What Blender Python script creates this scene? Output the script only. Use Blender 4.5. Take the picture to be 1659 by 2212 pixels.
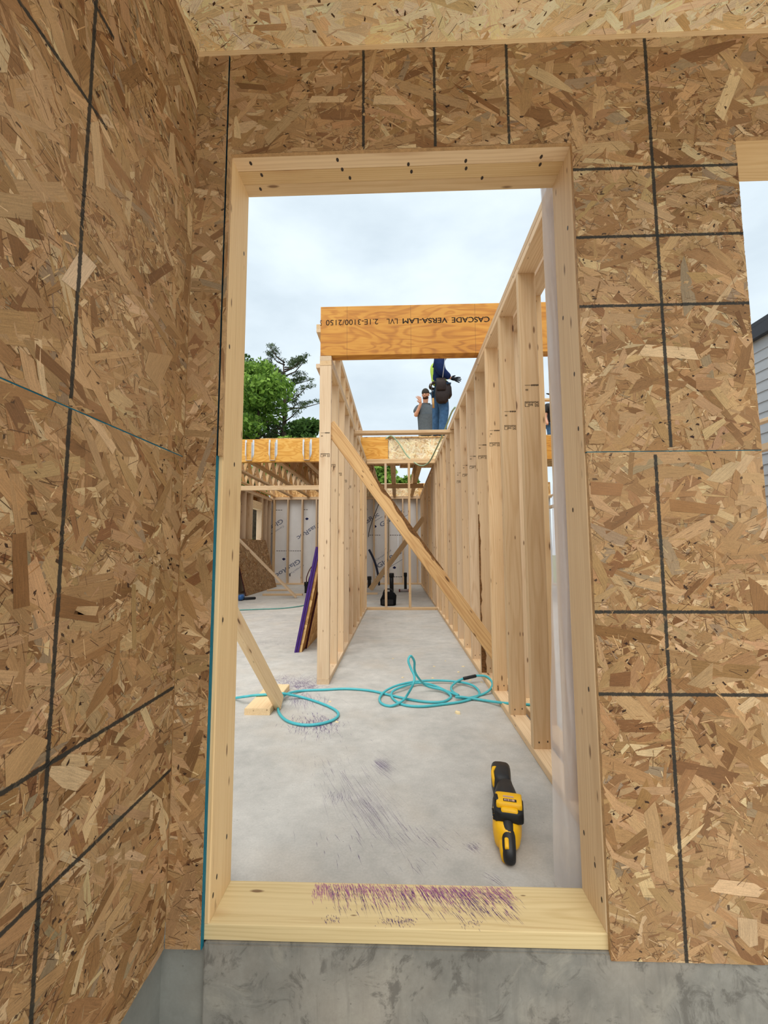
import bpy, bmesh, math, random
import numpy as np
from mathutils import Vector, Matrix

# ------------------------------------------------------------------ clear
for o in list(bpy.data.objects): bpy.data.objects.remove(o)
S = bpy.context.scene
C = S.collection
random.seed(4)
PI = math.pi

# ------------------------------------------------------------------ camera
FPX, PITCH, YAW, ROLL = 908.88, .0888, .0319, -.0039
CAMLOC = Vector((0, -1.1142, .9695))
cy_, sy_, cp_, sp_ = math.cos(YAW), math.sin(YAW), math.cos(PITCH), math.sin(PITCH)
FWD = Vector((-sy_*cp_, cy_*cp_, sp_)); RT = Vector((cy_, sy_, 0)); UPV = RT.cross(FWD)
cr_, sr_ = math.cos(ROLL), math.sin(ROLL)
RT, UPV = RT*cr_ + UPV*sr_, -RT*sr_ + UPV*cr_
cam = bpy.data.cameras.new('camera'); camo = bpy.data.objects.new('camera', cam); C.objects.link(camo)
M = Matrix.Identity(4)
for i in range(3):
    M[i][0], M[i][1], M[i][2], M[i][3] = RT[i], UPV[i], -FWD[i], CAMLOC[i]
camo.matrix_world = M
cam.sensor_fit = 'HORIZONTAL'; cam.sensor_width = 36; cam.lens = FPX/1659*36
cam.clip_start = .02; cam.clip_end = 300
S.camera = camo

# ------------------------------------------------------------------ world, light, exposure
W = bpy.data.worlds.new('overcast'); S.world = W; W.use_nodes = True
nt = W.node_tree; nt.nodes.clear()
wo = nt.nodes.new('ShaderNodeOutputWorld'); bg = nt.nodes.new('ShaderNodeBackground')
tc = nt.nodes.new('ShaderNodeTexCoord'); mp = nt.nodes.new('ShaderNodeMapping')
mp.inputs['Scale'].default_value = (1.4, 1.4, 3.2); mp.inputs['Location'].default_value = (.3, .1, .2)
nz = nt.nodes.new('ShaderNodeTexNoise'); nz.inputs['Scale'].default_value = 2.6; nz.inputs['Detail'].default_value = 5; nz.inputs['Roughness'].default_value = .5
rp = nt.nodes.new('ShaderNodeValToRGB')
rp.color_ramp.elements[0].position = .30; rp.color_ramp.elements[0].color = (.60, .70, .78, 1)
rp.color_ramp.elements[1].position = .66; rp.color_ramp.elements[1].color = (.80, .90, .96, 1)
nt.links.new(tc.outputs['Generated'], mp.inputs['Vector']); nt.links.new(mp.outputs[0], nz.inputs['Vector'])
nt.links.new(nz.outputs['Fac'], rp.inputs['Fac']); nt.links.new(rp.outputs[0], bg.inputs['Color'])
bg.inputs['Strength'].default_value = .98
nt.links.new(bg.outputs[0], wo.inputs[0])

sun = bpy.data.lights.new('sun', 'SUN'); sun.energy = 2.5; sun.angle = math.radians(60); sun.color = (1.0, .96, .90)
suno = bpy.data.objects.new('sun', sun); C.objects.link(suno)
sd = Vector((.10, .46, -.88)).normalized()                    # the way the light travels
suno.rotation_euler = sd.to_track_quat('-Z', 'Y').to_euler(); suno.location = (-2, -8, 8)

S.view_settings.view_transform = 'Standard'; S.view_settings.look = 'None'
S.view_settings.gamma = 1; S.view_settings.exposure = .25; S.view_settings.use_curve_mapping = False
try:
    S.cycles.max_bounces = 8; S.cycles.diffuse_bounces = 4; S.cycles.transparent_max_bounces = 12
except Exception: pass

# ------------------------------------------------------------------ helpers
def lin(r, g, b):
    f = lambda c: ((c/255)/12.92 if c/255 <= .04045 else ((c/255+.055)/1.055)**2.4)
    return (f(r), f(g), f(b), 1)

def ray(u, v): return RT*((u-829.5)/FPX) + UPV*((1106-v)/FPX) + FWD
def at(u, v, ax, val):
    """a pixel of the photograph and one known world coordinate -> a point"""
    d = ray(u, v); i = 'xyz'.index(ax); return CAMLOC + d*((val-CAMLOC[i])/d[i])

def tag(o, label=None, cat=None, group=None, kind=None):
    if label: o['label'] = label
    if cat: o['category'] = cat
    if group: o['group'] = group
    if kind: o['kind'] = kind
    return o

def empty(name, loc=(0, 0, 0), rz=0):
    o = bpy.data.objects.new(name, None); C.objects.link(o); o.location = loc; o.rotation_euler = (0, 0, rz)
    o.empty_display_size = .1
    return o

def link(name, me, mat=None, parent=None, M=None, keep=True):
    o = bpy.data.objects.new(name, me); C.objects.link(o)
    if mat and not me.materials: me.materials.append(mat)
    if M is not None: o.matrix_world = M
    if parent:
        o.parent = parent
        if keep: o.matrix_parent_inverse = pmat(parent).inverted()
    return o
def pmat(p):
    m = Matrix.LocRotScale(p.location, p.rotation_euler, p.scale)
    if p.parent: m = pmat(p.parent) @ p.matrix_parent_inverse @ m
    return m

def newmesh(name, bm, smooth=False):
    me = bpy.data.meshes.new(name); bm.to_mesh(me); bm.free()
    if smooth:
        for p in me.polygons: p.use_smooth = True
    return me

def bm_box(bm, x0, x1, y0, y1, z0, z1):
    vs = [bm.verts.new(p) for p in ((x0,y0,z0),(x1,y0,z0),(x1,y1,z0),(x0,y1,z0),(x0,y0,z1),(x1,y0,z1),(x1,y1,z1),(x0,y1,z1))]
    for f in ((3,2,1,0),(4,5,6,7),(0,1,5,4),(1,2,6,5),(2,3,7,6),(3,0,4,7)): bm.faces.new([vs[i] for i in f])
def box(name, x0, x1, y0, y1, z0, z1, mat, parent=None, bevel=0):
    bm = bmesh.new(); bm_box(bm, x0, x1, y0, y1, z0, z1)
    if bevel: bmesh.ops.bevel(bm, geom=bm.edges[:], offset=bevel, segments=2, affect='EDGES')
    return link(name, newmesh(name, bm), mat, parent)
def prism(name, pts, ax, a, b, mat, parent=None):
    """extrude a polygon given in the other two axes along ax from a to b"""
    bm = bmesh.new(); i = 'xyz'.index(ax)
    def P(p, w): q = list(p); q.insert(i, w); return q
    A = [bm.verts.new(P(p, a)) for p in pts]; B = [bm.verts.new(P(p, b)) for p in pts]
    bm.faces.new(A); bm.faces.new(B[::-1])
    for k in range(len(pts)):
        j = (k+1) % len(pts); bm.faces.new((A[k], B[k], B[j], A[j]))
    bmesh.ops.recalc_face_normals(bm, faces=bm.faces[:])
    return link(name, newmesh(name, bm), mat, parent)

_lum = {}
def lumber(name, p0, p1, w, t, side, mat, parent=None, ch=.003):
    """a board from p0 to p1; cross-section w along side, t across; long axis local X"""
    p0, p1 = Vector(p0), Vector(p1); d = p1-p0; L = d.length; X = d/L
    Y = Vector(side); Y = (Y - X*Y.dot(X)).normalized(); Z = X.cross(Y)
    key = (round(L, 3), round(w, 4), round(t, 4), mat.name, round(ch, 4))
    if key not in _lum:
        c = min(ch, t*.2, w*.2); a, b = w/2, t/2
        sec = [(-a+c,-b),(a-c,-b),(a,-b+c),(a,b-c),(a-c,b),(-a+c,b),(-a,b-c),(-a,-b+c)]
        bm = bmesh.new()
        A = [bm.verts.new((-L/2, y, z)) for y, z in sec]; B = [bm.verts.new((L/2, y, z)) for y, z in sec]
        bm.faces.new(A[::-1]); bm.faces.new(B)
        for k in range(8):
            j = (k+1) % 8; bm.faces.new((A[k], A[j], B[j], B[k]))
        bmesh.ops.recalc_face_normals(bm, faces=bm.faces[:])
        me = newmesh('board', bm); me.materials.append(mat); _lum[key] = me
    m = Matrix.Identity(4); c = (p0+p1)/2
    for i in range(3): m[i][0], m[i][1], m[i][2], m[i][3] = X[i], Y[i], Z[i], c[i]
    return link(name, _lum[key], None, parent, m)

def tube_mesh(name, pts, r, seg=8, closed=False, cap=True):
    pts = [Vector(p) for p in pts]; n = len(pts)
    rs = r if isinstance(r, (list, tuple)) else [r]*n
    bm = bmesh.new(); rings = []; prev = None
    for i, p in enumerate(pts):
        t = (pts[min(i+1, n-1)]-pts[max(i-1, 0)]).normalized()
        if prev is None: a = t.orthogonal().normalized()
        else:
            a = prev - t*prev.dot(t)
            a = a.normalized() if a.length > 1e-6 else t.orthogonal().normalized()
        prev = a; b = t.cross(a)
        rings.append([bm.verts.new(p + (a*math.cos(2*PI*k/seg)+b*math.sin(2*PI*k/seg))*rs[i]) for k in range(seg)])
    for i in range(n-1):
        for k in range(seg):
            j = (k+1) % seg; bm.faces.new((rings[i][k], rings[i][j], rings[i+1][j], rings[i+1][k]))
    if cap: bm.faces.new(rings[0][::-1]); bm.faces.new(rings[-1])
    return newmesh(name, bm, True)
def spline(pts, sub=10):
    """Catmull-Rom through the points"""
    P = [Vector(p) for p in pts]; P = [P[0]*2-P[1]] + P + [P[-1]*2-P[-2]]; out = []
    for i in range(1, len(P)-2):
        for s in range(sub):
            t = s/sub; a, b, c, d = P[i-1], P[i], P[i+1], P[i+2]
            out.append(.5*((2*b)+(c-a)*t+(2*a-5*b+4*c-d)*t*t+(3*b-a-3*c+d)*t**3))
    out.append(P[-2]); return out

def loft(name, secs, mat, parent=None, seg=20, e=2.6, axis='y', bev=None):
    """superellipse sections (pos, c1, c2, w, h): along y -> x, z"""
    bm = bmesh.new(); rings = []
    for s in secs:
        p, c1, c2, w, h = s[:5]; ee = s[5] if len(s) > 5 else e; ring = []
        for k in range(seg):
            a = 2*PI*k/seg; ca, sa = math.cos(a), math.sin(a)
            x = c1 + w/2*math.copysign(abs(ca)**(2/ee), ca); z = c2 + h/2*math.copysign(abs(sa)**(2/ee), sa)
            ring.append(bm.verts.new((x, p, z) if axis == 'y' else (x, z, p)))
        rings.append(ring)
    for i in range(len(rings)-1):
        for k in range(seg):
            j = (k+1) % seg; bm.faces.new((rings[i][k], rings[i][j], rings[i+1][j], rings[i+1][k]))
    bm.faces.new(rings[0]); bm.faces.new(rings[-1])
    bmesh.ops.recalc_face_normals(bm, faces=bm.faces[:])
    return link(name, newmesh(name, bm, True), mat, parent, keep=False)

# ------------------------------------------------------------------ materials
class NT:
    """small node-tree builder"""
    def __init__(s, name):
        s.m = bpy.data.materials.new(name); s.m.use_nodes = True; s.t = s.m.node_tree
        s.b = s.t.nodes['Principled BSDF']; s.out = s.t.nodes['Material Output']
    def n(s, kind, **kw):
        nd = s.t.nodes.new('ShaderNode'+kind)
        for k, v in kw.items(): setattr(nd, k, v)
        return nd
    def put(s, sock, v):
        if hasattr(v, 'is_linked') or isinstance(v, bpy.types.NodeSocket): s.t.links.new(v, sock)
        elif v is not None: sock.default_value = v
    def math(s, op, a, b=None, c=None, clamp=False):
        nd = s.n('Math', operation=op); nd.use_clamp = clamp
        s.put(nd.inputs[0], a)
        if b is not None: s.put(nd.inputs[1], b)
        if c is not None: s.put(nd.inputs[2], c)
        return nd.outputs[0]
    def vmath(s, op, a, b=None):
        nd = s.n('VectorMath', operation=op); s.put(nd.inputs[0], a)
        if b is not None: s.put(nd.inputs[1], b)
        return nd.outputs[0]
    def noise(s, vec, scale, detail=3, rough=.5, dist=0):
        nd = s.n('TexNoise'); s.put(nd.inputs['Vector'], vec); nd.inputs['Scale'].default_value = scale
        nd.inputs['Detail'].default_value = detail; nd.inputs['Roughness'].default_value = rough; nd.inputs['Distortion'].default_value = dist
        return nd.outputs['Fac']
    def voro(s, vec, scale, feature='F1', out='Distance', rand=1):
        nd = s.n('TexVoronoi'); nd.feature = feature; s.put(nd.inputs['Vector'], vec); nd.inputs['Scale'].default_value = scale
        nd.inputs['Randomness'].default_value = rand
        return nd.outputs[out]
    def map(s, vec, scale=(1,1,1), loc=(0,0,0), rot=(0,0,0)):
        nd = s.n('Mapping'); s.put(nd.inputs['Vector'], vec); nd.inputs['Scale'].default_value = scale
        nd.inputs['Location'].default_value = loc; nd.inputs['Rotation'].default_value = rot
        return nd.outputs[0]
    def ramp(s, fac, stops, interp='LINEAR'):
        nd = s.n('ValToRGB'); cr = nd.color_ramp; cr.interpolation = interp
        while len(cr.elements) < len(stops): cr.elements.new(.5)
        for e, (p, c) in zip(cr.elements, stops): e.position = p; e.color = c if len(c) == 4 else (*c, 1)
        s.put(nd.inputs['Fac'], fac); return nd.outputs[0]
    def mix(s, fac, a, b, mode='MIX'):
        nd = s.n('Mix', data_type='RGBA', blend_type=mode)
        s.put(nd.inputs[0], fac); s.put(nd.inputs[6], a); s.put(nd.inputs[7], b); return nd.outputs[2]
    def rng(s, v, a, b, c=0, d=1):
        nd = s.n('MapRange'); nd.clamp = True
        for i, x in enumerate((v, a, b, c, d)): s.put(nd.inputs[i], x)
        return nd.outputs[0]
    def bump(s, h, strength=.3, dist=.002):
        nd = s.n('Bump'); nd.inputs['Strength'].default_value = strength; nd.inputs['Distance'].default_value = dist
        s.put(nd.inputs['Height'], h); s.t.links.new(nd.outputs[0], s.b.inputs['Normal'])
    def obj(s): return s.n('TexCoord').outputs['Object']
    def rnd(s): return s.n('ObjectInfo').outputs['Random']
    def fin(s, col=None, rough=.6, spec=.3, metal=0):
        s.put(s.b.inputs['Base Color'], col); s.put(s.b.inputs['Roughness'], rough)
        s.b.inputs['Specular IOR Level'].default_value = spec; s.b.inputs['Metallic'].default_value = metal
        return s.m

def plain(name, rgb, rough=.55, spec=.3, metal=0, var=.06, scale=30):
    k = NT(name); c = lin(*rgb); o = k.obj()
    f = k.noise(o, scale, 4, .6)
    d = tuple(min(1, x*(1+var*2)) for x in c[:3])+(1,); e = tuple(x*(1-var*2) for x in c[:3])+(1,)
    return k.fin(k.ramp(f, [(.3, e), (.7, d)]), rough, spec, metal)

def m_lumber(name, light, dark, knot=.5, wet=0):
    k = NT(name); o = k.obj(); r = k.rnd()
    off = k.n('CombineXYZ'); k.put(off.inputs[0], k.math('MULTIPLY', r, 37.0)); k.put(off.inputs[1], k.math('MULTIPLY_ADD', r, .11, -.02)); k.put(off.inputs[2], k.math('MULTIPLY_ADD', k.math('FRACT', k.math('MULTIPLY', r, 13.7)), .12, .0))
    v = k.vmath('ADD', o, off.outputs[0])
    wob = k.noise(k.map(v, (1.1, 5, 5)), 1.0, 2)
    sp = k.n('SeparateXYZ'); k.put(sp.inputs[0], v)
    rad = k.math('SQRT', k.math('ADD', k.math('POWER', sp.outputs[1], 2), k.math('POWER', sp.outputs[2], 2)))
    ring = k.math('SINE', k.math('MULTIPLY', k.math('ADD', rad, k.math('MULTIPLY', wob, .045)), 900))
    grain = k.noise(k.map(v, (3, 110, 110)), 1.0, 3, .6)
    tone = k.noise(k.map(v, (1.2, 6, 6)), 1.0, 2)
    fac = k.math('ADD', k.math('ADD', k.math('MULTIPLY', k.rng(ring, -.2, 1), .15), k.math('MULTIPLY', grain, .5)), k.math('MULTIPLY', tone, .32))
    col = k.ramp(fac, [(.28, lin(*light)), (.85, lin(*dark))])
    hsv = k.n('HueSaturation'); k.put(hsv.inputs['Color'], col)
    k.put(hsv.inputs['Value'], k.math('MULTIPLY_ADD', k.math('FRACT', k.math('MULTIPLY', r, 7.3)), .20, .89))
    k.put(hsv.inputs['Saturation'], k.math('MULTIPLY_ADD', k.math('FRACT', k.math('MULTIPLY', r, 5.1)), .24, .88))
    kv = k.map(v, (4.5, 17, 17))
    vd = k.voro(kv, 1.0); vc = k.n('SeparateColor'); k.put(vc.inputs[0], k.voro(kv, 1.0, out='Color'))
    sel = k.math('LESS_THAN', vc.outputs[0], knot)
    size = k.math('MULTIPLY_ADD', vc.outputs[1], .11, .045)
    kn = k.math('MULTIPLY', sel, k.rng(k.math('DIVIDE', vd, size), 1.15, .7))
    halo = k.math('MULTIPLY', sel, k.rng(k.math('DIVIDE', vd, size), 3.2, 1.0, 0, .35))
    c2 = k.mix(halo, hsv.outputs[0], lin(176, 122, 74)); c3 = k.mix(k.math('MULTIPLY', kn, .85), c2, lin(84, 50, 28))
    kv2 = k.map(v, (11, 38, 38)); vd2 = k.voro(kv2, 1.0); vc2 = k.n('SeparateColor'); k.put(vc2.inputs[0], k.voro(kv2, 1.0, out='Color'))
    kn2 = k.math('MULTIPLY', k.math('LESS_THAN', vc2.outputs[0], knot*.8), k.rng(k.math('DIVIDE', vd2, k.math('MULTIPLY_ADD', vc2.outputs[1], .15, .08)), 1.2, .6))
    c3 = k.mix(k.math('MULTIPLY', kn2, .8), c3, lin(104, 66, 40))
    st = k.noise(k.map(v, (2.2, 60, 60)), 1.0, 4, .7); c3 = k.mix(k.rng(st, .60, .74, 0, .35), c3, lin(168, 118, 74))
    k.bump(grain, .12, .001)
    return k.fin(c3, .62, .25)

SILLW = m_lumber('treated_sill_lumber', (232, 210, 162), (200, 172, 120), .12)
SPRUCE = m_lumber('spruce_lumber', (227, 198, 160), (195, 156, 112), .30)
FRAME = m_lumber('pale_frame_lumber', (236, 208, 164), (205, 167, 119), .26)
ROUGH = m_lumber('rough_brace_lumber', (224, 184, 132), (166, 116, 70), .6)
DARKW = m_lumber('truss_lumber', (222, 186, 138), (176, 132, 86), .4)

def m_lvl(name, c1, c2, c3):
    k = NT(name); o = k.obj(); r = k.rnd()
    off = k.n('CombineXYZ'); k.put(off.inputs[0], k.math('MULTIPLY', r, 19.0)); v = k.vmath('ADD', o, off.outputs[0])
    w = k.noise(k.map(v, (1.6, 5, 5)), 1.0, 2, .5, 1.1)
    bands = k.math('SINE', k.math('MULTIPLY', w, 46))
    g = k.noise(k.map(v, (7, 150, 150)), 1.0, 3)
    tone = k.noise(k.map(v, (2.2, 2, 2)), 1.0, 2)
    fac = k.math('ADD', k.math('MULTIPLY', k.rng(bands, -.3, 1), .22), k.math('ADD', k.math('MULTIPLY', g, .42), k.math('MULTIPLY', tone, .38)))
    col = k.ramp(fac, [(.25, lin(*c1)), (.55, lin(*c2)), (.85, lin(*c3))])
    sp = k.n('SeparateXYZ'); k.put(sp.inputs[0], o)
    fr = k.math('FRACT', k.math('MULTIPLY', k.math('ADD', sp.outputs[0], 7.13), 2.02))
    col = k.mix(k.math('MULTIPLY', k.math('LESS_THAN', fr, .006), .6), col, lin(96, 58, 24))
    k.bump(g, .1, .001)
    return k.fin(col, .5, .35)
LVL = m_lvl('veneer_beam', (212, 152, 60), (190, 124, 40), (142, 82, 28)); LVL_LIT = m_lvl('lit_veneer_beam', (238, 186, 96), (222, 158, 62), (182, 114, 44))  # second veneer is lightened to imitate the stronger light on the ledger

def m_strand(name, lines=(), plane='xz', gain=1.0, attr=True, base=(168, 128, 82)):
    """oriented-strand-board flakes; lines = (axis, centre, halfwidth, lo, hi, rgb) printed on it"""
    k = NT(name); o = k.obj()
    if attr:
        a = k.n('Attribute'); a.attribute_name = 'tint'; col = a.outputs['Color']
        uv = k.n('UVMap'); uv.uv_map = 'strand'; gv = k.map(uv.outputs[0], (22, 420, 1)); gv2 = k.map(uv.outputs[0], (60, 1400, 1))
    else:
        col = lin(*base); gv = k.map(o, (60, 60, 60)); gv2 = k.map(o, (300, 300, 300))
    g = k.noise(gv, 1.0, 4, .65); g2 = k.noise(gv2, 1.0, 2, .6)
    g3 = k.noise(k.map(o, (420, 420, 420)), 1.0, 3, .7); g4 = k.noise(k.map(o, (9, 9, 9)), 1.0, 4, .6)
    shade = k.math('ADD', k.math('ADD', k.math('MULTIPLY_ADD', g, 1.1, .45), k.math('MULTIPLY_ADD', g2, .5, -.25)), k.math('ADD', k.math('MULTIPLY_ADD', g3, .7, -.35), k.math('MULTIPLY_ADD', g4, .5, -.25)))
    cc = k.n('CombineXYZ')
    for i in range(3): k.put(cc.inputs[i], k.math('MULTIPLY', shade, gain))
    col = k.mix(1.0, col, cc.outputs[0], 'MULTIPLY')
    blotch = k.noise(k.map(o, (1, 1, 1)), 2.3, 3)
    col = k.mix(k.rng(blotch, .42, .72, 0, .22), col, lin(196, 160, 120))
    sp = k.n('SeparateXYZ'); k.put(sp.inputs[0], o)
    ia, ib = 'xyz'.index(plane[0]), 'xyz'.index(plane[1])
    fz = k.math('MULTIPLY_ADD', k.noise(k.map(o, (140, 140, 140)), 1.0, 3, .7), .006, -.003)
    brk = k.noise(k.map(o, (60, 60, 60)), 1.0, 3)
    for ax, c, hw, lo, hi, rgb in lines:
        i = ia if ax == 0 else ib; j = ib if ax == 0 else ia
        d = k.math('ABSOLUTE', k.math('ADD', k.math('SUBTRACT', sp.outputs[i], c), fz))
        m = k.rng(d, hw+.0012, hw-.0006)
        m = k.math('MULTIPLY', m, k.math('MULTIPLY', k.math('GREATER_THAN', sp.outputs[j], lo), k.math('LESS_THAN', sp.outputs[j], hi)))
        m = k.math('MULTIPLY', m, k.rng(brk, .22, .40, .55, .95))
        col = k.mix(m, col, lin(*rgb))
    k.bump(g, .25, .0012)
    return k.fin(col, .66, .25)

def m_osb_far(name, a=(214, 172, 112), b=(150, 104, 58), scale=16):
    k = NT(name); o = k.obj(); cols = None
    for i, (rot, st) in enumerate((((.3, .2, .4), (1, 3.5, 3)), ((.1, 1.2, .9), (3.2, 1, 3)), ((.8, .5, 2.1), (3, 3, 1)))):
        c = k.n('SeparateColor'); k.put(c.inputs[0], k.voro(k.map(o, st, rot=rot), scale*(.8+.3*i), out='Color'))
        t = k.ramp(c.outputs[0], [(.15, lin(*b)), (.85, lin(*a))])
        cols = t if cols is None else k.mix(k.math('GREATER_THAN', c.outputs[1], .5), cols, t)
    return k.fin(cols, .7, .2)
OSBFAR = m_osb_far('strand_board_far', (226, 188, 130), (176, 130, 78), 8); OSBDARK = m_osb_far('strand_board_brown', (176, 124, 66), (104, 66, 34), 8)

def m_concrete(name, a, b, streak=False):
    k = NT(name); o = k.obj()
    n1 = k.noise(o, 1.6, 5, .6); n2 = k.noise(o, 14, 5, .65); n3 = k.noise(k.map(o, (1, 1, .35) if streak else (1, 1.2, 1)), 5, 8, .7, .3)
    f = k.math('ADD', k.math('ADD', k.math('MULTIPLY', n1, .45), k.math('MULTIPLY', n2, .3)), k.math('MULTIPLY', n3, .4))
    col = k.ramp(f, [(.38, lin(*b)), (.72, lin(*a))])
    warm = k.noise(o, 2.7, 3); col = k.mix(k.rng(warm, .5, .75, 0, .45), col, lin(196, 182, 164))
    vd = k.voro(o, 38); pit = k.math('MULTIPLY', k.rng(vd, .10, .05), k.math('GREATER_THAN', n2, .55))
    col = k.mix(k.math('MULTIPLY', pit, .55), col, lin(96, 92, 88))
    if streak:
        n4 = k.noise(k.map(o, (30, 30, 2.5)), 1.0, 4, .7); col = k.mix(k.rng(n4, .55, .75, 0, .5), col, lin(104, 100, 94))
        n5 = k.noise(o, 9, 6, .75, 1.4); col = k.mix(k.rng(n5, .54, .62, 0, .6), col, lin(84, 80, 74))
        n6 = k.noise(k.map(o, (1, 1, 1), (3, 1, 2)), 7, 5, .7, 1.2); col = k.mix(k.rng(n6, .55, .66, 0, .45), col, lin(172, 166, 152))
    n7 = k.noise(o, 130, 4, .7); col = k.mix(k.rng(n7, .3, .7, .0, .22), col, lin(120, 116, 108))
    k.bump(n2, .2, .003)
    return k.fin(col, .75, .25)
SLAB = m_concrete('concrete_slab', (208, 203, 195), (164, 161, 155))
STEM = m_concrete('concrete_foundation', (158, 155, 146), (92, 90, 84), True)
STEM2 = m_concrete('smooth_concrete', (150, 150, 142), (118, 118, 112))
INK = plain('black_ink', (38, 34, 30), .8, .1); TEAL = plain('teal_edge_paint', (24, 108, 128), .6, .2)
GYP = plain('white_sheathing', (224, 222, 220), .7, .2, var=.02, scale=3); GINK = plain('grey_blue_print', (122, 126, 142), .8, .1); NAVY = plain('navy_print', (44, 50, 92), .8, .1)
STEEL = plain('galvanised_steel', (222, 224, 226), .35, .5, .55); PURPLE = plain('purple_edge_paint', (66, 34, 112), .5, .3); MAROON = plain('maroon_edge_paint', (70, 24, 34), .6, .2)
BLACKP = plain('black_pipe_plastic', (22, 22, 24), .35, .4); RUBBER = plain('black_rubber', (34, 34, 36), .5, .35); YEL = plain('yellow_plastic', (244, 186, 16), .4, .4, var=.02)
HOSE = plain('turquoise_hose', (74, 178, 186), .4, .45, var=.03); PALEHOSE = plain('pale_green_hose', (150, 172, 140), .4, .4); BARK = plain('brown_bark', (112, 78, 48), .85, .1, var=.25, scale=60)
STAIN = plain('purple_chalk', (98, 74, 124), .9, .05, var=.15, scale=40); CHIP = plain('pale_wood_chip', (238, 216, 170), .7, .2)
PINK = plain('label_print', (196, 160, 140), .5, .3)
NAIL = plain('nail_head', (56, 44, 36), .5, .3)

# ------------------------------------------------------------------ strand-board flakes
PAL = [((214, 182, 137), .08), ((190, 152, 108), .28), ((174, 135, 90), .36), ((155, 114, 72), .19), ((132, 91, 54), .06), ((156, 132, 102), .03)]
PALE = [((250, 234, 200), .26), ((244, 222, 180), .38), ((232, 204, 156), .26), ((206, 170, 122), .07), ((190, 164, 134), .03)]
def flakes(name, O, U, V, N, w, h, holes, mat, parent, seed, pal=PAL, dens=1.0, ang0=0.0, spread=.75):
    """thousands of thin strands pressed on a sheet: O + s*U + t*V, proud along N"""
    rg = np.random.default_rng(seed); A = w*h
    tiers = [(1500, .060, .17, .014, .040, 0.0, 1.15), (3200, .020, .075, .004, .016, .0, 1.10), (6500, .008, .040, .0010, .0036, .25, 1.25), (260, .004, .012, .003, .007, .9, 1.25), (3800, .006, .045, .0005, .0016, .35, 1.28)]
    parts = []
    for ti, (dn, l0, l1, w0, w1, z0, z1) in enumerate(tiers):
        n = max(4, int(dn*A*dens)); s = rg.random(n)*w; t = rg.random(n)*h
        if ti in (1, 2, 4):       # small stuff gathers in patches
            f = np.sin(s*7.1+seed)+np.sin(t*6.3+seed*2)+np.sin((s+t)*11.7)+np.sin((s-t)*9.1+1)
            keep = rg.random(n) < np.clip(.55+.25*f, .12, 1); s, t = s[keep], t[keep]; n = len(s)
        L = l0+(l1-l0)*rg.random(n)**1.4; B = w0+(w1-w0)*rg.random(n)
        a = ang0+rg.normal(0, spread, n); wild = rg.random(n) < .25; a[wild] = rg.random(wild.sum())*PI
        jx = (rg.random((n, 6))-.5)*.5*np.minimum(B, L*.4)[:, None]
        k = .82+.18*rg.random((n, 6))
        lx = np.stack([-L/2, np.zeros(n), L/2, L/2, np.zeros(n), -L/2], 1)+jx*np.array([1, 0, 1, 1, 0, 1])
        lx[:, 2:4] += ((rg.random(n)-.5)*.9*B)[:, None]*np.array([-1, 1]); lx[:, [0, 5]] += ((rg.random(n)-.5)*.9*B)[:, None]*np.array([-1, 1])
        ly = np.stack([-B/2, -B/2, -B/2, B/2, B/2, B/2], 1)*k
        tap = rg.random(n) < .25; ly[tap, 2:4] *= .35
        S_ = s[:, None]+lx*np.cos(a)[:, None]-ly*np.sin(a)[:, None]; T_ = t[:, None]+lx*np.sin(a)[:, None]+ly*np.cos(a)[:, None]
        zz = (z0+(z1-z0)*rg.random(n))[:, None]*.0011+.0001+np.abs((lx/L[:, None])*((rg.random(n)-.3)*.0004)[:, None]) + (ly/B[:, None])*((rg.random(n)-.5)*.0004)[:, None]
        zz = np.clip(zz, .00005, .0016)
        idx = rg.choice(len(pal), n, p=[p for _, p in pal]); base = np.array([lin(*c)[:3] for c, _ in pal])[idx]
        if ti == 3: base = np.tile(np.array(lin(58, 36, 24)[:3]), (n, 1))
        if ti == 2: base *= (.72+.62*rg.random((n, 1)))
        if ti == 4: base = np.array(lin(96, 62, 38)[:3])*(.55+.8*rg.random((n, 1)))  # dark slivers imitate the shaded gaps along strand edges
        base = np.clip(base*(.86+.28*rg.random((n, 1)))*(1+.025*rg.normal(size=(n, 3))), 0, .95)
        parts.append((S_, T_, zz, base, lx+rg.random(n)[:, None]*20, ly+rg.random(n)[:, None]*20, s, t))
    cat = lambda i: np.concatenate([p[i] for p in parts])
    S_, T_, zz, col, ux, uy, s, t = (cat(i) for i in range(8))
    inh = np.zeros(len(s), bool)
    for (a0, a1, b0, b1) in holes: inh |= (s > a0) & (s < a1) & (t > b0) & (t < b1)
    S_, T_, zz, col, ux, uy = (x[~inh] for x in (S_, T_, zz, col, ux, uy))
    S_ = np.clip(S_, 0, w); T_ = np.clip(T_, 0, h)
    for (a0, a1, b0, b1) in holes:
        ins = (S_ > a0) & (S_ < a1) & (T_ > b0) & (T_ < b1)
        d = np.stack([S_-a0, a1-S_, T_-b0, b1-T_]); pass
        if a0 <= 0: d[0][:] = 9
        if a1 >= w: d[1][:] = 9
        if b0 <= 0: d[2][:] = 9
        if b1 >= h: d[3][:] = 9
        am = d.argmin(0)
        S_ = np.where(ins & (am == 0), a0, np.where(ins & (am == 1), a1, S_)); T_ = np.where(ins & (am == 2), b0, np.where(ins & (am == 3), b1, T_))
    bad = np.zeros(len(S_), bool)
    for (a0, a1, b0, b1) in holes:
        for f in (.25, .5, .75):
            for q in range(6):
                for w_ in (1, 2, 3):
                    sm = S_[:, q]*(1-f)+S_[:, (q+w_) % 6]*f; tm = T_[:, q]*(1-f)+T_[:, (q+w_) % 6]*f
                    bad |= (sm > a0+1e-4) & (sm < a1-1e-4) & (tm > b0+1e-4) & (tm < b1-1e-4)
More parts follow.
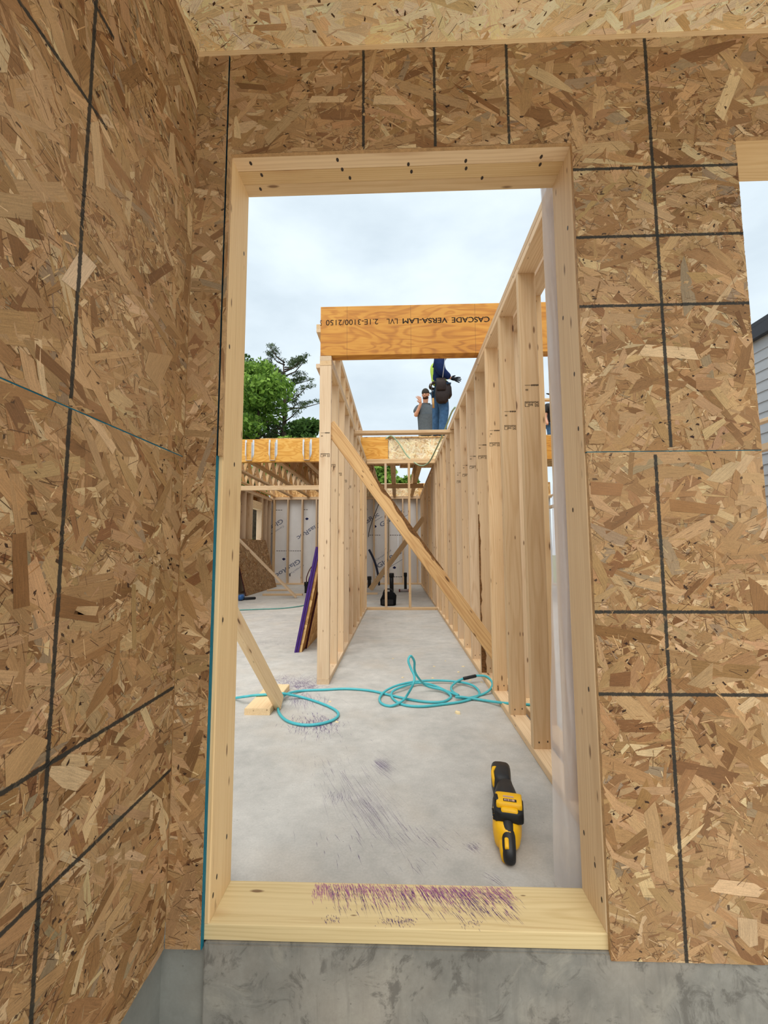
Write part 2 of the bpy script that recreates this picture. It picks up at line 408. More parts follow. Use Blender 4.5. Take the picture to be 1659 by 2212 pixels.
    S_, T_, zz, col, ux, uy = (x[~bad] for x in (S_, T_, zz, col, ux, uy))
    n = len(S_); O, U, V, N = (np.array(x, float) for x in (O, U, V, N))
    co = (O+S_[..., None]*U+T_[..., None]*V+zz[..., None]*N).reshape(-1, 3)
    me = bpy.data.meshes.new(name); me.vertices.add(n*6); me.vertices.foreach_set('co', co.ravel().astype(np.float32))
    me.loops.add(n*6); me.loops.foreach_set('vertex_index', np.arange(n*6, dtype=np.int32))
    me.polygons.add(n); me.polygons.foreach_set('loop_start', np.arange(0, n*6, 6, dtype=np.int32))
    me.update(calc_edges=True)
    ca = me.attributes.new('tint', 'FLOAT_COLOR', 'POINT')
    ca.data.foreach_set('color', np.concatenate([np.repeat(col, 6, 0), np.ones((n*6, 1))], 1).ravel().astype(np.float32))
    uvl = me.uv_layers.new(name='strand'); uvl.data.foreach_set('uv', np.stack([ux.ravel(), uy.ravel()], 1).ravel().astype(np.float32))
    o = link(name, me, mat, parent); o['kind'] = 'stuff'
    return o

# ------------------------------------------------------------------ SETTING: front wall
XL, XR, HH = -.478, .5016, 2.118          # rough opening
XC, WT = -.585, 2.438                     # inside corner with the left wall, top of the sheathing
WX0, WX1, WZ0 = .954, 2.05, .75           # window opening on the right
XE = 2.6
INKC = (44, 44, 40); TEALC = (30, 92, 108)
FL = [(0, -.091, .0036, 2.12, 2.6, INKC), (0, .116, .0036, 2.12, 2.6, INKC), (0, .326, .0036, 2.12, 2.6, INKC),
      (0, .722, .0042, 1.235, 2.6, INKC), (0, .680, .0042, -.1, 1.216, INKC)]
for z in (2.034, 1.830, 1.629, .808, .6045): FL.append((1, z, .0040, .45, 3, INKC))
MF = m_strand('strand_board_front_wall', FL, 'xz', gain=.86)
MFB = m_strand('strand_board_core', (), 'xz', attr=False, base=(186, 150, 106))
wf = tag(empty('wall_front', (XC, .011, 0)), 'strand board sheathed porch wall with door opening, printed grid lines', None, None, 'structure')
def sheet(name, rects, holes, x0, x1, z0, z1, seed):
    bm = bmesh.new()
    for r in rects: bm_box(bm, r[0], r[1], 0, .011, r[2], r[3])
    p = link(name, newmesh(name, bm), MFB, wf)
    flakes('wood_strands', (x0, 0, z0), (1, 0, 0), (0, 0, 1), (0, -1, 0), x1-x0, z1-z0, [(h[0]-x0, h[1]-x0, h[2]-z0, h[3]-z0) for h in holes], MF, p, seed)
    return p
sheet('sheathing_panel', [(XC+.003, -.4925, -.012, WT)], [], XC+.003, -.4925, -.012, WT, 3)
lumber('stud', (-.580, .0825, .038), (-.580, .0825, 2.418), .14, .038, (0, 1, 0), DARKW, wf)  # stud added to stop interior light showing through the corner gap
sheet('sheathing_panel', [(-.488, XL, 1.226, HH), (-.488, XE, HH, WT), (XR, WX0, 1.226, HH), (WX1, XE, 1.226, HH)],
      [(XL, XR, 0, HH), (WX0, WX1, 0, HH)], -.488, XE, 1.226, WT, 5)
sheet('sheathing_panel', [(XR+.002, WX0, -.012, 1.2235), (WX0, WX1, -.012, WZ0), (WX1, XE, -.012, 1.2235)],
      [(WX0, WX1, WZ0, 3)], XR+.002, XE, -.012, 1.2235, 8)
box('painted_panel_edge', -.4925, -.4895, -.0008, .0105, -.012, 1.226, TEAL, wf)
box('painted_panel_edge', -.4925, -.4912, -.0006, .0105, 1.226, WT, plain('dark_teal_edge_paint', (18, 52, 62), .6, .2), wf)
box('painted_panel_seam', XR+.002, WX0, .0004, .0105, 1.2232, 1.2262, TEAL, wf)
lumber('top_plate', (XC, .081, 2.439), (XE, .081, 2.439), .14, .038, (0, 1, 0), FRAME, wf)
box('trim_strip', XC, XE, .0008, .0108, 2.4386, 2.4575, FRAME, wf)
# solid framing hidden behind the sheathing
def fstud(x, z0, z1): lumber('stud', (x, .081, z0), (x, .081, z1), .14, .038, (0, 1, 0), FRAME, wf)
for x in (XC-.019, .96+.21, 1.5): pass
for x in (.68, .81): fstud(x, .038, 2.418)
for x in (WX1+.019, 2.3, 2.58): fstud(x, .038, 2.418)
box('header', XL-.037, XR+.037, .0112, .151, HH+.0385, 2.418, FRAME, wf)
box('header', WX0-.037, WX1+.037, .0112, .151, HH+.0385, 2.418, FRAME, wf)
# door frame
d1 = tag(empty('door_1', ((XL+XR)/2, .081, 0)), 'rough door opening framed with pale lumber above a stained sill plate', None, None, 'structure')
lumber('sill_plate', (XL-.03, .081, .019), (XR+.03, .081, .019), .14, .038, (0, 1, 0), SILLW, d1, .002)
lumber('jamb_stud', (XL-.019, .081, .0385), (XL-.019, .081, HH+.038), .14, .038, (0, 1, 0), FRAME, d1)
lumber('jamb_stud', (XR+.019, .081, .0385), (XR+.019, .081, HH+.038), .14, .038, (0, 1, 0), FRAME, d1)
lumber('king_stud', (XL-.0575, .081, .0385), (XL-.0575, .081, 2.418), .14, .038, (0, 1, 0), FRAME, d1)
lumber('king_stud', (XR+.0575, .081, .0385), (XR+.0575, .081, 2.418), .14, .038, (0, 1, 0), FRAME, d1)
for y0, y1 in ((.0112, .0570), (.0576, .1040), (.1046, .151)):
    lumber('header_ply', (XL, (y0+y1)/2, HH+.019), (XR, (y0+y1)/2, HH+.019), y1-y0, .038, (0, 1, 0), FRAME, d1, .001)
def nails(par, pts, r=.0042):
    for p, n in pts:
        n = Vector(n); bm = bmesh.new(); bmesh.ops.create_circle(bm, cap_ends=True, segments=8, radius=r)
        bmesh.ops.scale(bm, vec=(1, 1.7, 1), verts=bm.verts[:])
        m = n.to_track_quat('Z', 'Y').to_matrix().to_4x4(); m.translation = Vector(p)+n*.0004
        link('nail_head', newmesh('nail', bm), NAIL, par, m)
nails(d1, [((x, y, HH), (0, 0, -1)) for x, y in ((-.43, .03), (-.41, .07), (-.43, .12), (-.17, .028), (-.16, .06), (-.14, .09), (.04, .05), (.05, .075), (.21, .045), (.215, .07), (.43, .04), (.435, .065), (.27, .105))])
nails(d1, [((XL, y, z), (1, 0, 0)) for y, z in ((.03, .09), (.05, .12), (.11, .18), (.04, .78), (.09, 1.22), (.03, 1.55), (.12, 1.9))])
nails(d1, [((XR, y, z), (-1, 0, 0)) for y, z in ((.03, .10), (.06, .16), (.12, .2), (.05, .60), (.10, 1.08), (.04, 1.30), (.11, 1.66), (.05, 1.9), (.05, 1.46))])
# window opening on the right
w1 = tag(empty('window_1', ((WX0+WX1)/2, .081, WZ0)), 'rough window opening framed in pale lumber at the right edge', None, None, 'structure')
lumber('jamb_stud', (WX0-.019, .081, .0385), (WX0-.019, .081, HH+.038), .14, .038, (0, 1, 0), FRAME, w1)
lumber('jamb_stud', (WX1+.019+.038, .081, .0385), (WX1+.019+.038, .081, HH+.038), .14, .038, (0, 1, 0), FRAME, w1)
lumber('window_header', (WX0, .081, HH+.019), (WX1, .081, HH+.019), .14, .038, (0, 1, 0), FRAME, w1)
lumber('window_sill', (WX0, .081, WZ0-.019), (WX1, .081, WZ0-.019), .14, .038, (0, 1, 0), FRAME, w1)

# left porch wall
LL = [(0, -.399, .0042, -.1, 2.6, INKC), (1, 2.033, .0040, -.9, -.346, INKC), (1, 1.823, .0040, -.9, -.350, INKC), (1, .615, .0040, -2, 1, INKC), (1, .411, .0040, -2, 1, INKC)]
ML = m_strand('strand_board_left_wall', LL, 'yz', gain=.86)
wl = tag(empty('wall_left', (XC, -.8, 0)), 'strand board sheathed porch side wall with crossing black printed lines', None, None, 'structure')
for z0, z1, sd_ in ((-.012, 1.2225, 11), (1.2255, WT, 12)):
    p = box('sheathing_panel', XC-.011, XC, -1.75, -.0005, z0, z1, MFB, wl)
    flakes('wood_strands', (XC, 0, z0), (0, -1, 0), (0, 0, 1), (1, 0, 0), 1.75, z1-z0, [], ML, p, sd_, ang0=.35)
box('painted_panel_seam', XC-.0105, XC-.0002, -1.75, -.001, 1.2222, 1.2258, TEAL, wl)
lumber('top_plate', (XC-.081, -1.75, 2.439), (XC-.081, -.001, 2.439), .14, .038, (1, 0, 0), FRAME, wl)
for y in (-.1, -.5, -.9, -1.3, -1.7): lumber('stud', (XC-.081, y, .04), (XC-.081, y, 2.417), .14, .038, (1, 0, 0), FRAME, wl)
box('trim_strip', XC-.0108, XC-.0006, -1.75, -.0008, 2.4386, 2.4575, FRAME, wl)
def strand(pts, ax, val, off, rgb, parent):
    P = [at(u, v, ax, val) for u, v in pts]; i = 'xyz'.index(ax)
    for p in P: p[i] += off
    me = bpy.data.meshes.new('wood_strand'); me.from_pydata(P, [], [list(range(len(P)))])
    ca = me.attributes.new('tint', 'FLOAT_COLOR', 'POINT'); uvl = me.uv_layers.new(name='strand')
    L = max(range(1, len(P)), key=lambda q: (P[q]-P[q-1]).length); X = (P[L]-P[L-1]).normalized(); Y = X.cross(Vector((1, 0, 0) if ax == 'x' else (0, 1, 0)))
    for q, p in enumerate(P): ca.data[q].color = lin(*rgb); uvl.data[q].uv = (p.dot(X), p.dot(Y))
    link('wood_strand', me, MF if ax == 'y' else ML, parent)
for pts, rgb in (([(172, 538), (207, 575), (166, 632), (130, 604)], (226, 196, 160)), ([(193, 265), (211, 262), (226, 411), (205, 402)], (206, 172, 128)), ([(366, 285), (374, 290), (383, 396), (362, 345)], (204, 170, 126)), ([(24, 1155), (54, 1150), (62, 1308), (27, 1316)], (140, 98, 58)), ([(118, 1280), (206, 1302), (212, 1346), (110, 1331)], (136, 94, 54)), ([(165, 1310), (212, 1309), (205, 1330), (157, 1327)], (206, 170, 124)), ([(8, 1640), (70, 1585), (105, 1600), (45, 1690), (10, 1700)], (192, 152, 104)), ([(320, 760), (372, 770), (340, 840), (310, 800)], (188, 150, 104))):
    strand(pts, 'x', XC, .0018, rgb, wl)
for pts, rgb in (([(1318, 1455), (1362, 1450), (1360, 1482), (1316, 1482)], (134, 92, 56)), ([(1275, 1040), (1346, 1046), (1340, 1072), (1276, 1068)], (150, 102, 60)), ([(1445, 1078), (1555, 1092), (1548, 1112), (1448, 1104)], (158, 112, 66)), ([(1515, 930), (1562, 903), (1568, 912), (1522, 952)], (204, 172, 122)), ([(1628, 1330), (1659, 1360), (1659, 1290), (1640, 1262), (1615, 1245)], (146, 104, 62)), ([(1592, 1980), (1634, 1985), (1636, 2040), (1618, 2045), (1594, 2020)], (206, 174, 134)), ([(1380, 430), (1460, 470), (1445, 480), (1372, 448)], (196, 160, 118))):
    strand(pts, 'y', 0, -.0018, rgb, wf)
# porch ceiling
MC = m_strand('strand_board_pale', (), 'xy', gain=1.12); MCB = m_strand('strand_board_pale_core', (), 'xy', attr=False, base=(240, 214, 166))
ce = box('ceiling', XC-.15, XE, -.75, .151, 2.4585, 2.470, MCB); tag(ce, 'pale strand board porch soffit above the door wall', None, None, 'structure')
ce2 = flakes('wood_strands', (XC, .01, 2.4585), (1, 0, 0), (0, -1, 0), (0, 0, -1), XE-XC, .75, [], MC, ce, 21, pal=PALE)
# foundation
fo = tag(empty('wall_foundation', (0, .1, -.6)), 'grey concrete foundation stem below the porch wall', None, None, 'structure')
box('stem_wall', -.487, XE, .004, .2, -.7, -.0005, STEM, fo, .004)
box('stem_wall_corner', XC-.15, -.487, .022, .2, -.7, -.013, STEM2, fo)
box('stem_wall_side', XC-.2, XC-.016, -1.75, .022, -.7, -.013, STEM2, fo)
gd = box('ground', -14, 14, -16, .0035, -.75, -.699, plain('bounce_gravel', (206, 197, 184), .9, .1, var=.08, scale=6)); tag(gd, 'unseen pale gravel ground added outside the porch to bounce light', None, None, 'structure')  # out of view, added and kept pale so light bounces up to the soffit
gd2 = box('ground_beyond', -60, 60, 12, 90, -.75, -.4, plain('grass_ground', (118, 128, 84), .9, .1, var=.15, scale=2)); tag(gd2, 'rough grass behind the building', None, None, 'structure')
# slab
fl = box('floor', -3.75, 5.6, .151, 11.2, -.25, 0, SLAB); tag(fl, 'grey concrete slab floor with purple chalk smears', None, None, 'structure')

# purple chalk streaks on slab and sill
def streaks(name, items, z, parent, mat):
    """items: (x, y, angle, length, width) slivers lying on a level surface"""
    bm = bmesh.new()
    for i, (x, y, a, L, w) in enumerate(items):
        c, s = math.cos(a), math.sin(a); zz = z+.00012+(i % 7)*.00003
        q = [(0, -w*.3), (L*.3, -w*.5), (L, 0), (L*.4, w*.5)]
        bm.faces.new([bm.verts.new((x+px*c-py*s, y+px*s+py*c, zz)) for px, py in q])
    o = link(name, newmesh(name, bm), mat, parent); o['kind'] = 'stuff'; return o
def m_chalk(name, rgb, al):
    k = NT(name); k.fin(lin(*rgb), .9, .05)
    n = k.noise(k.map(k.obj(), (160, 160, 160)), 1.0, 3, .7)
    k.put(k.b.inputs['Alpha'], k.rng(n, .32, .62, al*.15, al)); return k.m
CH1 = m_chalk('purple_chalk_smear', (112, 90, 138), .55); CH2 = m_chalk('pink_chalk_smear', (184, 118, 160), .8); CH3 = m_chalk('dark_purple_chalk', (84, 52, 120), .95)
rs = random.Random(7); it = []
def fan(u, v, n, du, dv, ang, da, l0, l1, w0=.0006, w1=.0018):
    for _ in range(n):
        p = at(u+rs.gauss(0, du), v+rs.gauss(0, dv), 'z', 0)
        it.append((p.x, p.y, ang+rs.gauss(0, da), rs.uniform(l0, l1), rs.uniform(w0, w1)))
fan(640, 1478, 230, 30, 3, 2.0, .5, .04, .16); fan(640, 1470, 120, 36, 4, 1.4, .6, .05, .22); fan(660, 1484, 220, 20, 3.5, 2.6, .9, .01, .07, .001, .004)
fan(655, 1500, 90, 24, 5, -1.35, .25, .15, .34); fan(680, 1560, 330, 28, 9, -1.35, .25, .02, .08, .001, .0032); fan(690, 1580, 70, 40, 12, -1.3, .25, .01, .05)
streaks('chalk_streaks', it, 0, fl, m_chalk('violet_chalk_smear', (106, 78, 132), .9)); it = []
fan(815, 1645, 100, 8, 9, -.98, .06, .05, .15); fan(750, 1685, 80, 26, 22, -1.12, .08, .08, .26, .0005, .0013); fan(790, 1725, 90, 26, 20, -1.1, .07, .08, .26, .0005, .0013); fan(730, 1715, 60, 14, 6, -1.5, .15, .02, .06)
fan(860, 1790, 40, 36, 14, -1.08, .1, .03, .12); fan(930, 1805, 22, 40, 12, -1.0, .1, .03, .09); fan(705, 1650, 40, 26, 16, -1.3, .15, .02, .08); fan(1055, 1888, 9, 14, 7, -.85, .06, .03, .07, .001, .003); fan(1015, 1825, 26, 7, 4, -.95, .1, .02, .05, .001, .003)
fan(770, 1810, 22, 60, 25, -1.2, .12, .02, .07, .001, .003); fan(900, 1860, 12, 50, 10, -1.1, .12, .02, .06, .001, .002)
streaks('chalk_streaks', it, 0, fl, CH1); it = []
fan(600, 1390, 160, 50, 3, 1.8, .8, .03, .22); fan(575, 1372, 120, 30, 6, .6, .5, .08, .35); fan(590, 1345, 120, 45, 10, .4, .6, .1, .5, .001, .002); fan(620, 1330, 60, 40, 8, 3.1, .4, .2, .6, .001, .003)
streaks('chalk_streaks', it, 0, fl, CH1)
rs = random.Random(9); it = []
for _ in range(900):
    x = rs.uniform(-.24, .30); y = .151-abs(rs.gauss(0, .026)); it.append((x, max(.03, y), -1.15-(.15-x)*.25+rs.gauss(0, .08), rs.uniform(.008, .035), rs.uniform(.001, .003)))
streaks('chalk_streaks', [i for i in it if i[1]-i[3] > .014], .038, d1, CH2)
it = []
for _ in range(330):
    x = rs.choice((rs.uniform(-.2, .3), rs.gauss(.19, .06))); y = rs.uniform(.06, .15); L = rs.uniform(.008, .05)
    if y-L > .014: it.append((x, y, -1.1+rs.gauss(0, .07), L, rs.uniform(.0007, .002)))
for _ in range(110):
    x = rs.uniform(-.2, .28); it.append((x, rs.uniform(.135, .150), -1.12-(.1-x)*.5+rs.gauss(0, .05), rs.uniform(.05, .115), rs.uniform(.0008, .0018)))
for c in (-.17, -.03, .0, .02, .18):
    for _ in range(34):
        it.append((c+rs.gauss(0, .013), .034+rs.gauss(0, .006), -1.2+rs.gauss(0, .2), rs.uniform(.004, .012), rs.uniform(.001, .002)))
streaks('chalk_streaks', it, .038, d1, CH3)

# ------------------------------------------------------------------ framed walls
S16 = .4064
def stud_wall(name, label, x0, x1, y0, y1, ys, zt, plates=2, cat='wall frame', mat=SPRUCE, ext=(0, 0), bottom=True, p_ext=None):
    """a stud wall running along y; ys are the near faces of the studs"""
    t = tag(empty(name, ((x0+x1)/2, y0, 0)), label, cat); xc = (x0+x1)/2; w = x1-x0
    if bottom: lumber('bottom_plate', (xc, y0, .019), (xc, y1, .019), w, .038, (1, 0, 0), mat, t)
    for i in range(plates): lumber('top_plate', (xc, y0+ext[0], zt+.019+.038*i), (xc, y1+ext[1], zt+.019+.038*i), w, .0375, (1, 0, 0), mat, t)
    for y in ys: lumber('stud', (xc, y+.019, .038 if bottom else 0), (xc, y+.019, zt), w, .038, (1, 0, 0), mat, t)
    return t
HT = 2.388
YR = [.963+S16*k for k in range(-2, 24)]
rw = stud_wall('stud_wall', 'long stud wall along the right side of the corridor', .629, .718, .153, 10.64, [y for y in YR if y < 10.6]+[5.95, 6.03], HT)
rw2 = stud_wall('stud_wall', 'second stud wall standing close behind the right corridor wall', .752, .841, .153, 10.64, [1.235+S16*k for k in range(-2, 23)], HT+.045, 1)
YA = [2.008+S16*k for k in range(0, 10)]
aw = stud_wall('stud_wall', 'short stud wall on the left of the corridor carrying the orange beam', -.591, -.502, 2.006, 5.80, YA[:9]+[5.45, 5.70], HT)
bw = stud_wall('stud_wall', 'taller stud wall rising behind the left corridor wall', -.686, -.597, 2.75, 6.06, [2.80+S16*k for k in range(0, 8)]+[5.98], 2.972, 0)
for z_ in (2.991, 3.029): lumber('top_plate', (-.667, 2.59, z_), (-.667, 6.06, z_), .14, .0375, (1, 0, 0), SPRUCE, bw)
lumber('top_plate', (-.667, 2.59, 2.650), (-.667, 6.06, 2.650), .14, .038, (1, 0, 0), SPRUCE, bw)
# a cross wall at the far end of the corridor
cw = tag(empty('stud_wall', (.06, 5.78, 0)), 'open cross wall with two studs at the far end of the corridor', 'wall frame')
lumber('bottom_plate', (-.50, 5.795, .019), (.627, 5.795, .019), .089, .038, (0, 1, 0), SPRUCE, cw)
for i in range(2): lumber('top_plate', (-.50, 5.795, HT+.019+.038*i), (.627, 5.795, HT+.019+.038*i), .089, .0375, (0, 1, 0), SPRUCE, cw)
for x in (-.192, .195): lumber('stud', (x, 5.795, .038), (x, 5.795, HT), .089, .038, (0, 1, 0), SPRUCE, cw)

# grade stamps: printed box with illegible bars, and a bar line above
def stamp_mesh(kind):
    bm = bmesh.new()
    def r(x0, x1, z0, z1): bm.faces.new([bm.verts.new((x, 0, z)) for x, z in ((x0, z0), (x1, z0), (x1, z1), (x0, z1))])
    if kind == 0:
        r(-.034, .034, .0115, .0135); r(-.034, -.0315, -.012, .0115); r(.0315, .034, -.012, .0115); r(-.034, -.010, -.0135, -.0118); r(.016, .034, -.0135, -.0118); r(.0165, .0190, -.012, .0115)
        for i in range(6): r(-.029+i*.0075, -.0245+i*.0075, .004+(i % 2)*.001, .0095)
        for i in range(4): r(-.016+i*.006, -.0125+i*.006, -.009+(i % 3)*.001, .001)
        r(.023, .0285, .004, .009); r(.023, .0285, -.008, -.002)
    else:
        r(-.034, -.004, .0, .002)
        for i in range(6): r(-.002+i*.0062, .0025+i*.0062, -.004+(i % 2)*.001, .005)
        for i in range(2): r(-.032, -.018, -.022-i*.005, -.0195-i*.005)
    me = newmesh('stamp', bm); me.materials.append(INK); return me
ST = [stamp_mesh(0), stamp_mesh(1)]
for k in range(2, 9):
    y = YR[k]
    link('grade_stamp', ST[0], None, rw, Matrix.Translation((.677, y-.0006, 1.693)))
    link('grade_stamp', ST[1], None, rw, Matrix.Translation((.680, y-.0006, 1.790)))
for k in range(0, 5):
    link('grade_stamp', ST[0], None, aw, Matrix.Translation((-.545 if k == 0 else -.56, YA[k]-.0006, 1.683)))
    if k == 0: link('grade_stamp', ST[1], None, aw, Matrix.Translation((-.545, YA[k]-.0006, 1.855)))
nails(rw, [((.645+dx, YR[k]-.0003, .06+dz), (0, -1, 0)) for k in range(2, 8) for dx, dz in ((.01, .008), (.05, .012))], .003)

# ------------------------------------------------------------------ text
def text(s, width, height, M, mat, parent, name='lettering', bold=0.0):
    cu = bpy.data.curves.new('txt', 'FONT'); cu.body = s; cu.offset = bold
    to = bpy.data.objects.new('txt', cu); C.objects.link(to)
    bpy.context.view_layer.update(); dg = bpy.context.evaluated_depsgraph_get()
    me = bpy.data.meshes.new_from_object(to.evaluated_get(dg)); bpy.data.objects.remove(to)
    xs = [v.co.x for v in me.vertices]; ys = [v.co.y for v in me.vertices]
    x0, y0, sx, sy = min(xs), min(ys), width/(max(xs)-min(xs)), height/(max(ys)-min(ys))
    for v in me.vertices: v.co = ((v.co.x-x0)*sx, (v.co.y-y0)*sy, 0)
    me.materials.clear(); return link(name, me, mat, parent, M)

# ------------------------------------------------------------------ the orange beam over the corridor
bY = 2.006
bm_ = lumber('laminated_beam', (-.588, bY+.0445, 2.664), (2.2, bY+.0445, 2.664), .089, .396, (0, 1, 0), LVL, None, .001)
tag(bm_, 'big orange laminated beam with upside down lettering across the corridor wall tops', 'beam')
def beam_text(s, u0, u1, v0, v1, bold):
    """upside-down print: starts at u1 (right) and reads to u0"""
    a = at(u1, v0, 'y', bY); b = at(u0, v1, 'y', bY)
    m = Matrix(((-1, 0, 0, a.x), (0, 0, -1, bY-.0008), (0, -1, 0, a.z), (0, 0, 0, 1)))
    for q in range(3 if bold else 1):
        m2 = m.copy(); m2[0][3] += .0012*(q-1)*(1 if bold else 0); m2[1][3] -= .00005*q; m2[2][3] += .0005*(q-1)*(1 if bold else 0)
        text(s, a.x-b.x, a.z-b.z, m2, INK, bm_, 'lettering', 0)
beam_text('CASCADE', 976, 1057, 684, 697, .008); beam_text('VERSA-LAM', 870, 966, 686, 699, .005); beam_text('LVL', 835, 859, 688, 700, 0); beam_text('2.1E-3100/2150', 704, 817, 689, 703, 0); beam_text('S', 691.5, 695, 692, 704, 0)

# ------------------------------------------------------------------ bracing
def diag_board(name, pts, y0, y1, mat, label, cat='brace'):
    o = prism(name, pts, 'y', y0, y1, mat); return tag(o, label, cat)
# main brace: a frame-long rough board in the plane of the beam (local X along its length)
def board_free(name, a, b, w, t, side, mat, label, cat, group=None, parent=None):
    o = lumber(name, a, b, w, t, side, mat, parent); 
    return tag(o, label, cat, group) if not parent else o
mb = board_free('brace_board', (-.520, 2.04, 1.925), (.715, 2.04, .205), .100, .038, (0, 0, 1), ROUGH, 'rough brown diagonal brace with bark edge across the corridor', 'brace')
bm2 = bmesh.new(); rb = random.Random(3); top = []; bot = []
for i in range(40):
    t = .22+.44*i/39; c = Vector((-.520, 2.04, 1.925)).lerp(Vector((.715, 2.04, .205)), t); n = Vector((.812, 0, .583))
    top.append(bm2.verts.new(c+n*(.0512+rb.uniform(-.001, .002))+Vector((0, -.0202, 0)))); bot.append(bm2.verts.new(c+n*(.048-max(.002, (.020+.008*math.sin(i*.37)+.005*math.sin(i*.83+1)+rb.uniform(-.0015, .0015))*min(1, math.sin(PI*i/39)*1.6)))+Vector((0, -.0202, 0))))
back = [bm2.verts.new(v.co+Vector((0, .03, 0))) for v in top]
for i in range(39):
    bm2.faces.new((bot[i], bot[i+1], top[i+1], top[i])); bm2.faces.new((top[i], top[i+1], back[i+1], back[i]))
link('bark_strip', newmesh('bark_strip', bm2), BARK, mb)
# stud 4 of the right wall carries bark as well
bm2 = bmesh.new(); L_ = [];  R_ = []
for i in range(30):
    z = .04+1.2*i/29; L_.append(bm2.verts.new((.6292, YR[5]-.0006, z))); R_.append(bm2.verts.new((.634+rb.uniform(0, .014)+(.02 if i < 5 else 0), YR[5]-.0006, z)))
for i in range(29): bm2.faces.new((L_[i], R_[i], R_[i+1], L_[i+1]))
link('bark_strip', newmesh('bark_strip', bm2), BARK, rw)
# spreader across the wall tops
board_free('spreader_board', (-.592, 3.84, 2.3665), (.72, 3.84, 2.3665), .089, .038, (0, 1, 0), SPRUCE, 'thin spreader board spanning the corridor between the stud walls', 'board')
# near left brace with its cleat on the slab
board_free('brace_board', (-.7365, 1.555, .030), (-1.0, .19, 1.62), .089, .038, (0, .8, .6), FRAME, 'pale brace leaning from the slab behind the left door jamb', 'brace')
board_free('brace_cleat', (-.8345, 1.435, .019), (-.8345, 1.885, .019), .153, .038, (1, 0, 0), FRAME, 'flat pale block on the slab under the left brace foot', 'block')

# ------------------------------------------------------------------ far rooms
yL = 5.94
lv = lumber('laminated_beam', (-3.62, yL, 2.6645), (-.152, yL, 2.6645), .089, .396, (0, 1, 0), LVL_LIT, None, .001)
tag(lv, 'orange laminated ledger beam fitted with empty metal joist hangers', 'beam')
for xa, xb in ((-2.588, -2.459), (-2.178, -2.058), (-1.594, -1.467), (-1.08, -.955)):
    h = empty('joist_hanger', ((xa+xb)/2, yL-.045, 2.49)); h.parent = lv; h.matrix_parent_inverse = pmat(lv).inverted()
    f0 = yL-.0446
    for x, s in ((xa, 1), (xb, -1)):
        prism('flange', [(x-.015, 2.60), (x-.015, 2.85), (x+.015, 2.85), (x+.015, 2.60), (x+.008*s, 2.53)], 'y', f0-.003, f0, STEEL, h)
        box('side_plate', x+.016*s-.001, x+.016*s+.001, f0-.05, f0, 2.49, 2.80, STEEL, h)
    box('seat', xa+.016, xb-.016, f0-.05, f0, 2.485, 2.488, STEEL, h)
rim = box('rim_board', -.148, .90, 5.925, 5.95, 2.467, 2.862, OSBFAR); tag(rim, 'strand board rim closing the floor edge above the cross wall', 'board')
MP = m_strand('strand_board_plain', (), 'xz')
flakes('wood_strands', (-.148, 5.9249, 2.467), (1, 0, 0), (0, 0, 1), (0, -1, 0), 1.048, .395, [], MP, rim, 31, pal=PALE)
rb2 = lumber('laminated_beam', (.905, yL, 2.6645), (4.2, yL, 2.6645), .089, .396, (0, 1, 0), LVL, None, .001); tag(rb2, 'orange laminated beam beyond the right corridor wall', 'beam')
# floor trusses
def truss(x, y0, y1, z0, z1, label):
    t = tag(empty('floor_truss', (x, y0, z0)), label, 'truss', 'open web floor trusses')
    lumber('bottom_chord', (x, y0, z0+.019), (x, y1, z0+.019), .089, .038, (1, 0, 0), DARKW, t); lumber('top_chord', (x, y0, z1-.019), (x, y1, z1-.019), .089, .038, (1, 0, 0), DARKW, t)
    n = 10; st = (y1-y0)/n
    for i in range(n):
        a = y0+st*i; lumber('web', (x, a+.03, z0+.038), (x, a+st*.5, z1-.038), .064, .038, (1, 0, 0), DARKW, t); lumber('web', (x, a+st*.5, z1-.038), (x, a+st-.03, z0+.038), .064, .038, (1, 0, 0), DARKW, t)
TX = [-3.496+.488*k for k in range(9)]
order = ['first', 'second', 'third', 'fourth', 'fifth', 'sixth', 'seventh', 'eighth', 'ninth']
for i, x in enumerate(TX): truss(x, 5.99, 10.66, 2.467, 2.860, 'open web floor truss, %s from the left outer wall' % order[i])
board_free('strongback_board', (-1.45, 8.45, 2.415), (.60, 8.45, 2.415), .10, .038, (0, 0, 1), DARKW, 'strongback board fixed under the far floor trusses', 'board')
board_free('ribbon_board', (-3.5, 6.0, 2.03), (-.688, 6.0, 2.03), .080, .038, (0, 0, 1), SPRUCE, 'pale horizontal board crossing the left room below the trusses', 'board')
# deck sheets on the trusses
dk = tag(empty('floor_deck', (-1.3, 7, 2.862)), 'strand board floor deck lying on the trusses', 'floor deck')
for k, (x0, x1, y0, y1) in enumerate(((-2.35, -1.16, 5.9, 8.33), (-1.157, .06, 5.9, 8.33), (.063, 1.28, 5.9, 8.6), (1.283, 2.5, 5.9, 8.6), (2.503, 4.2, 5.9, 8.6), (-2.0, -1.16, 8.335, 10.75), (-1.157, -.62, 8.335, 10.75))):
    box('deck_sheet', x0, x1, y0, y1, 2.8625, 2.8805, OSBFAR, dk)

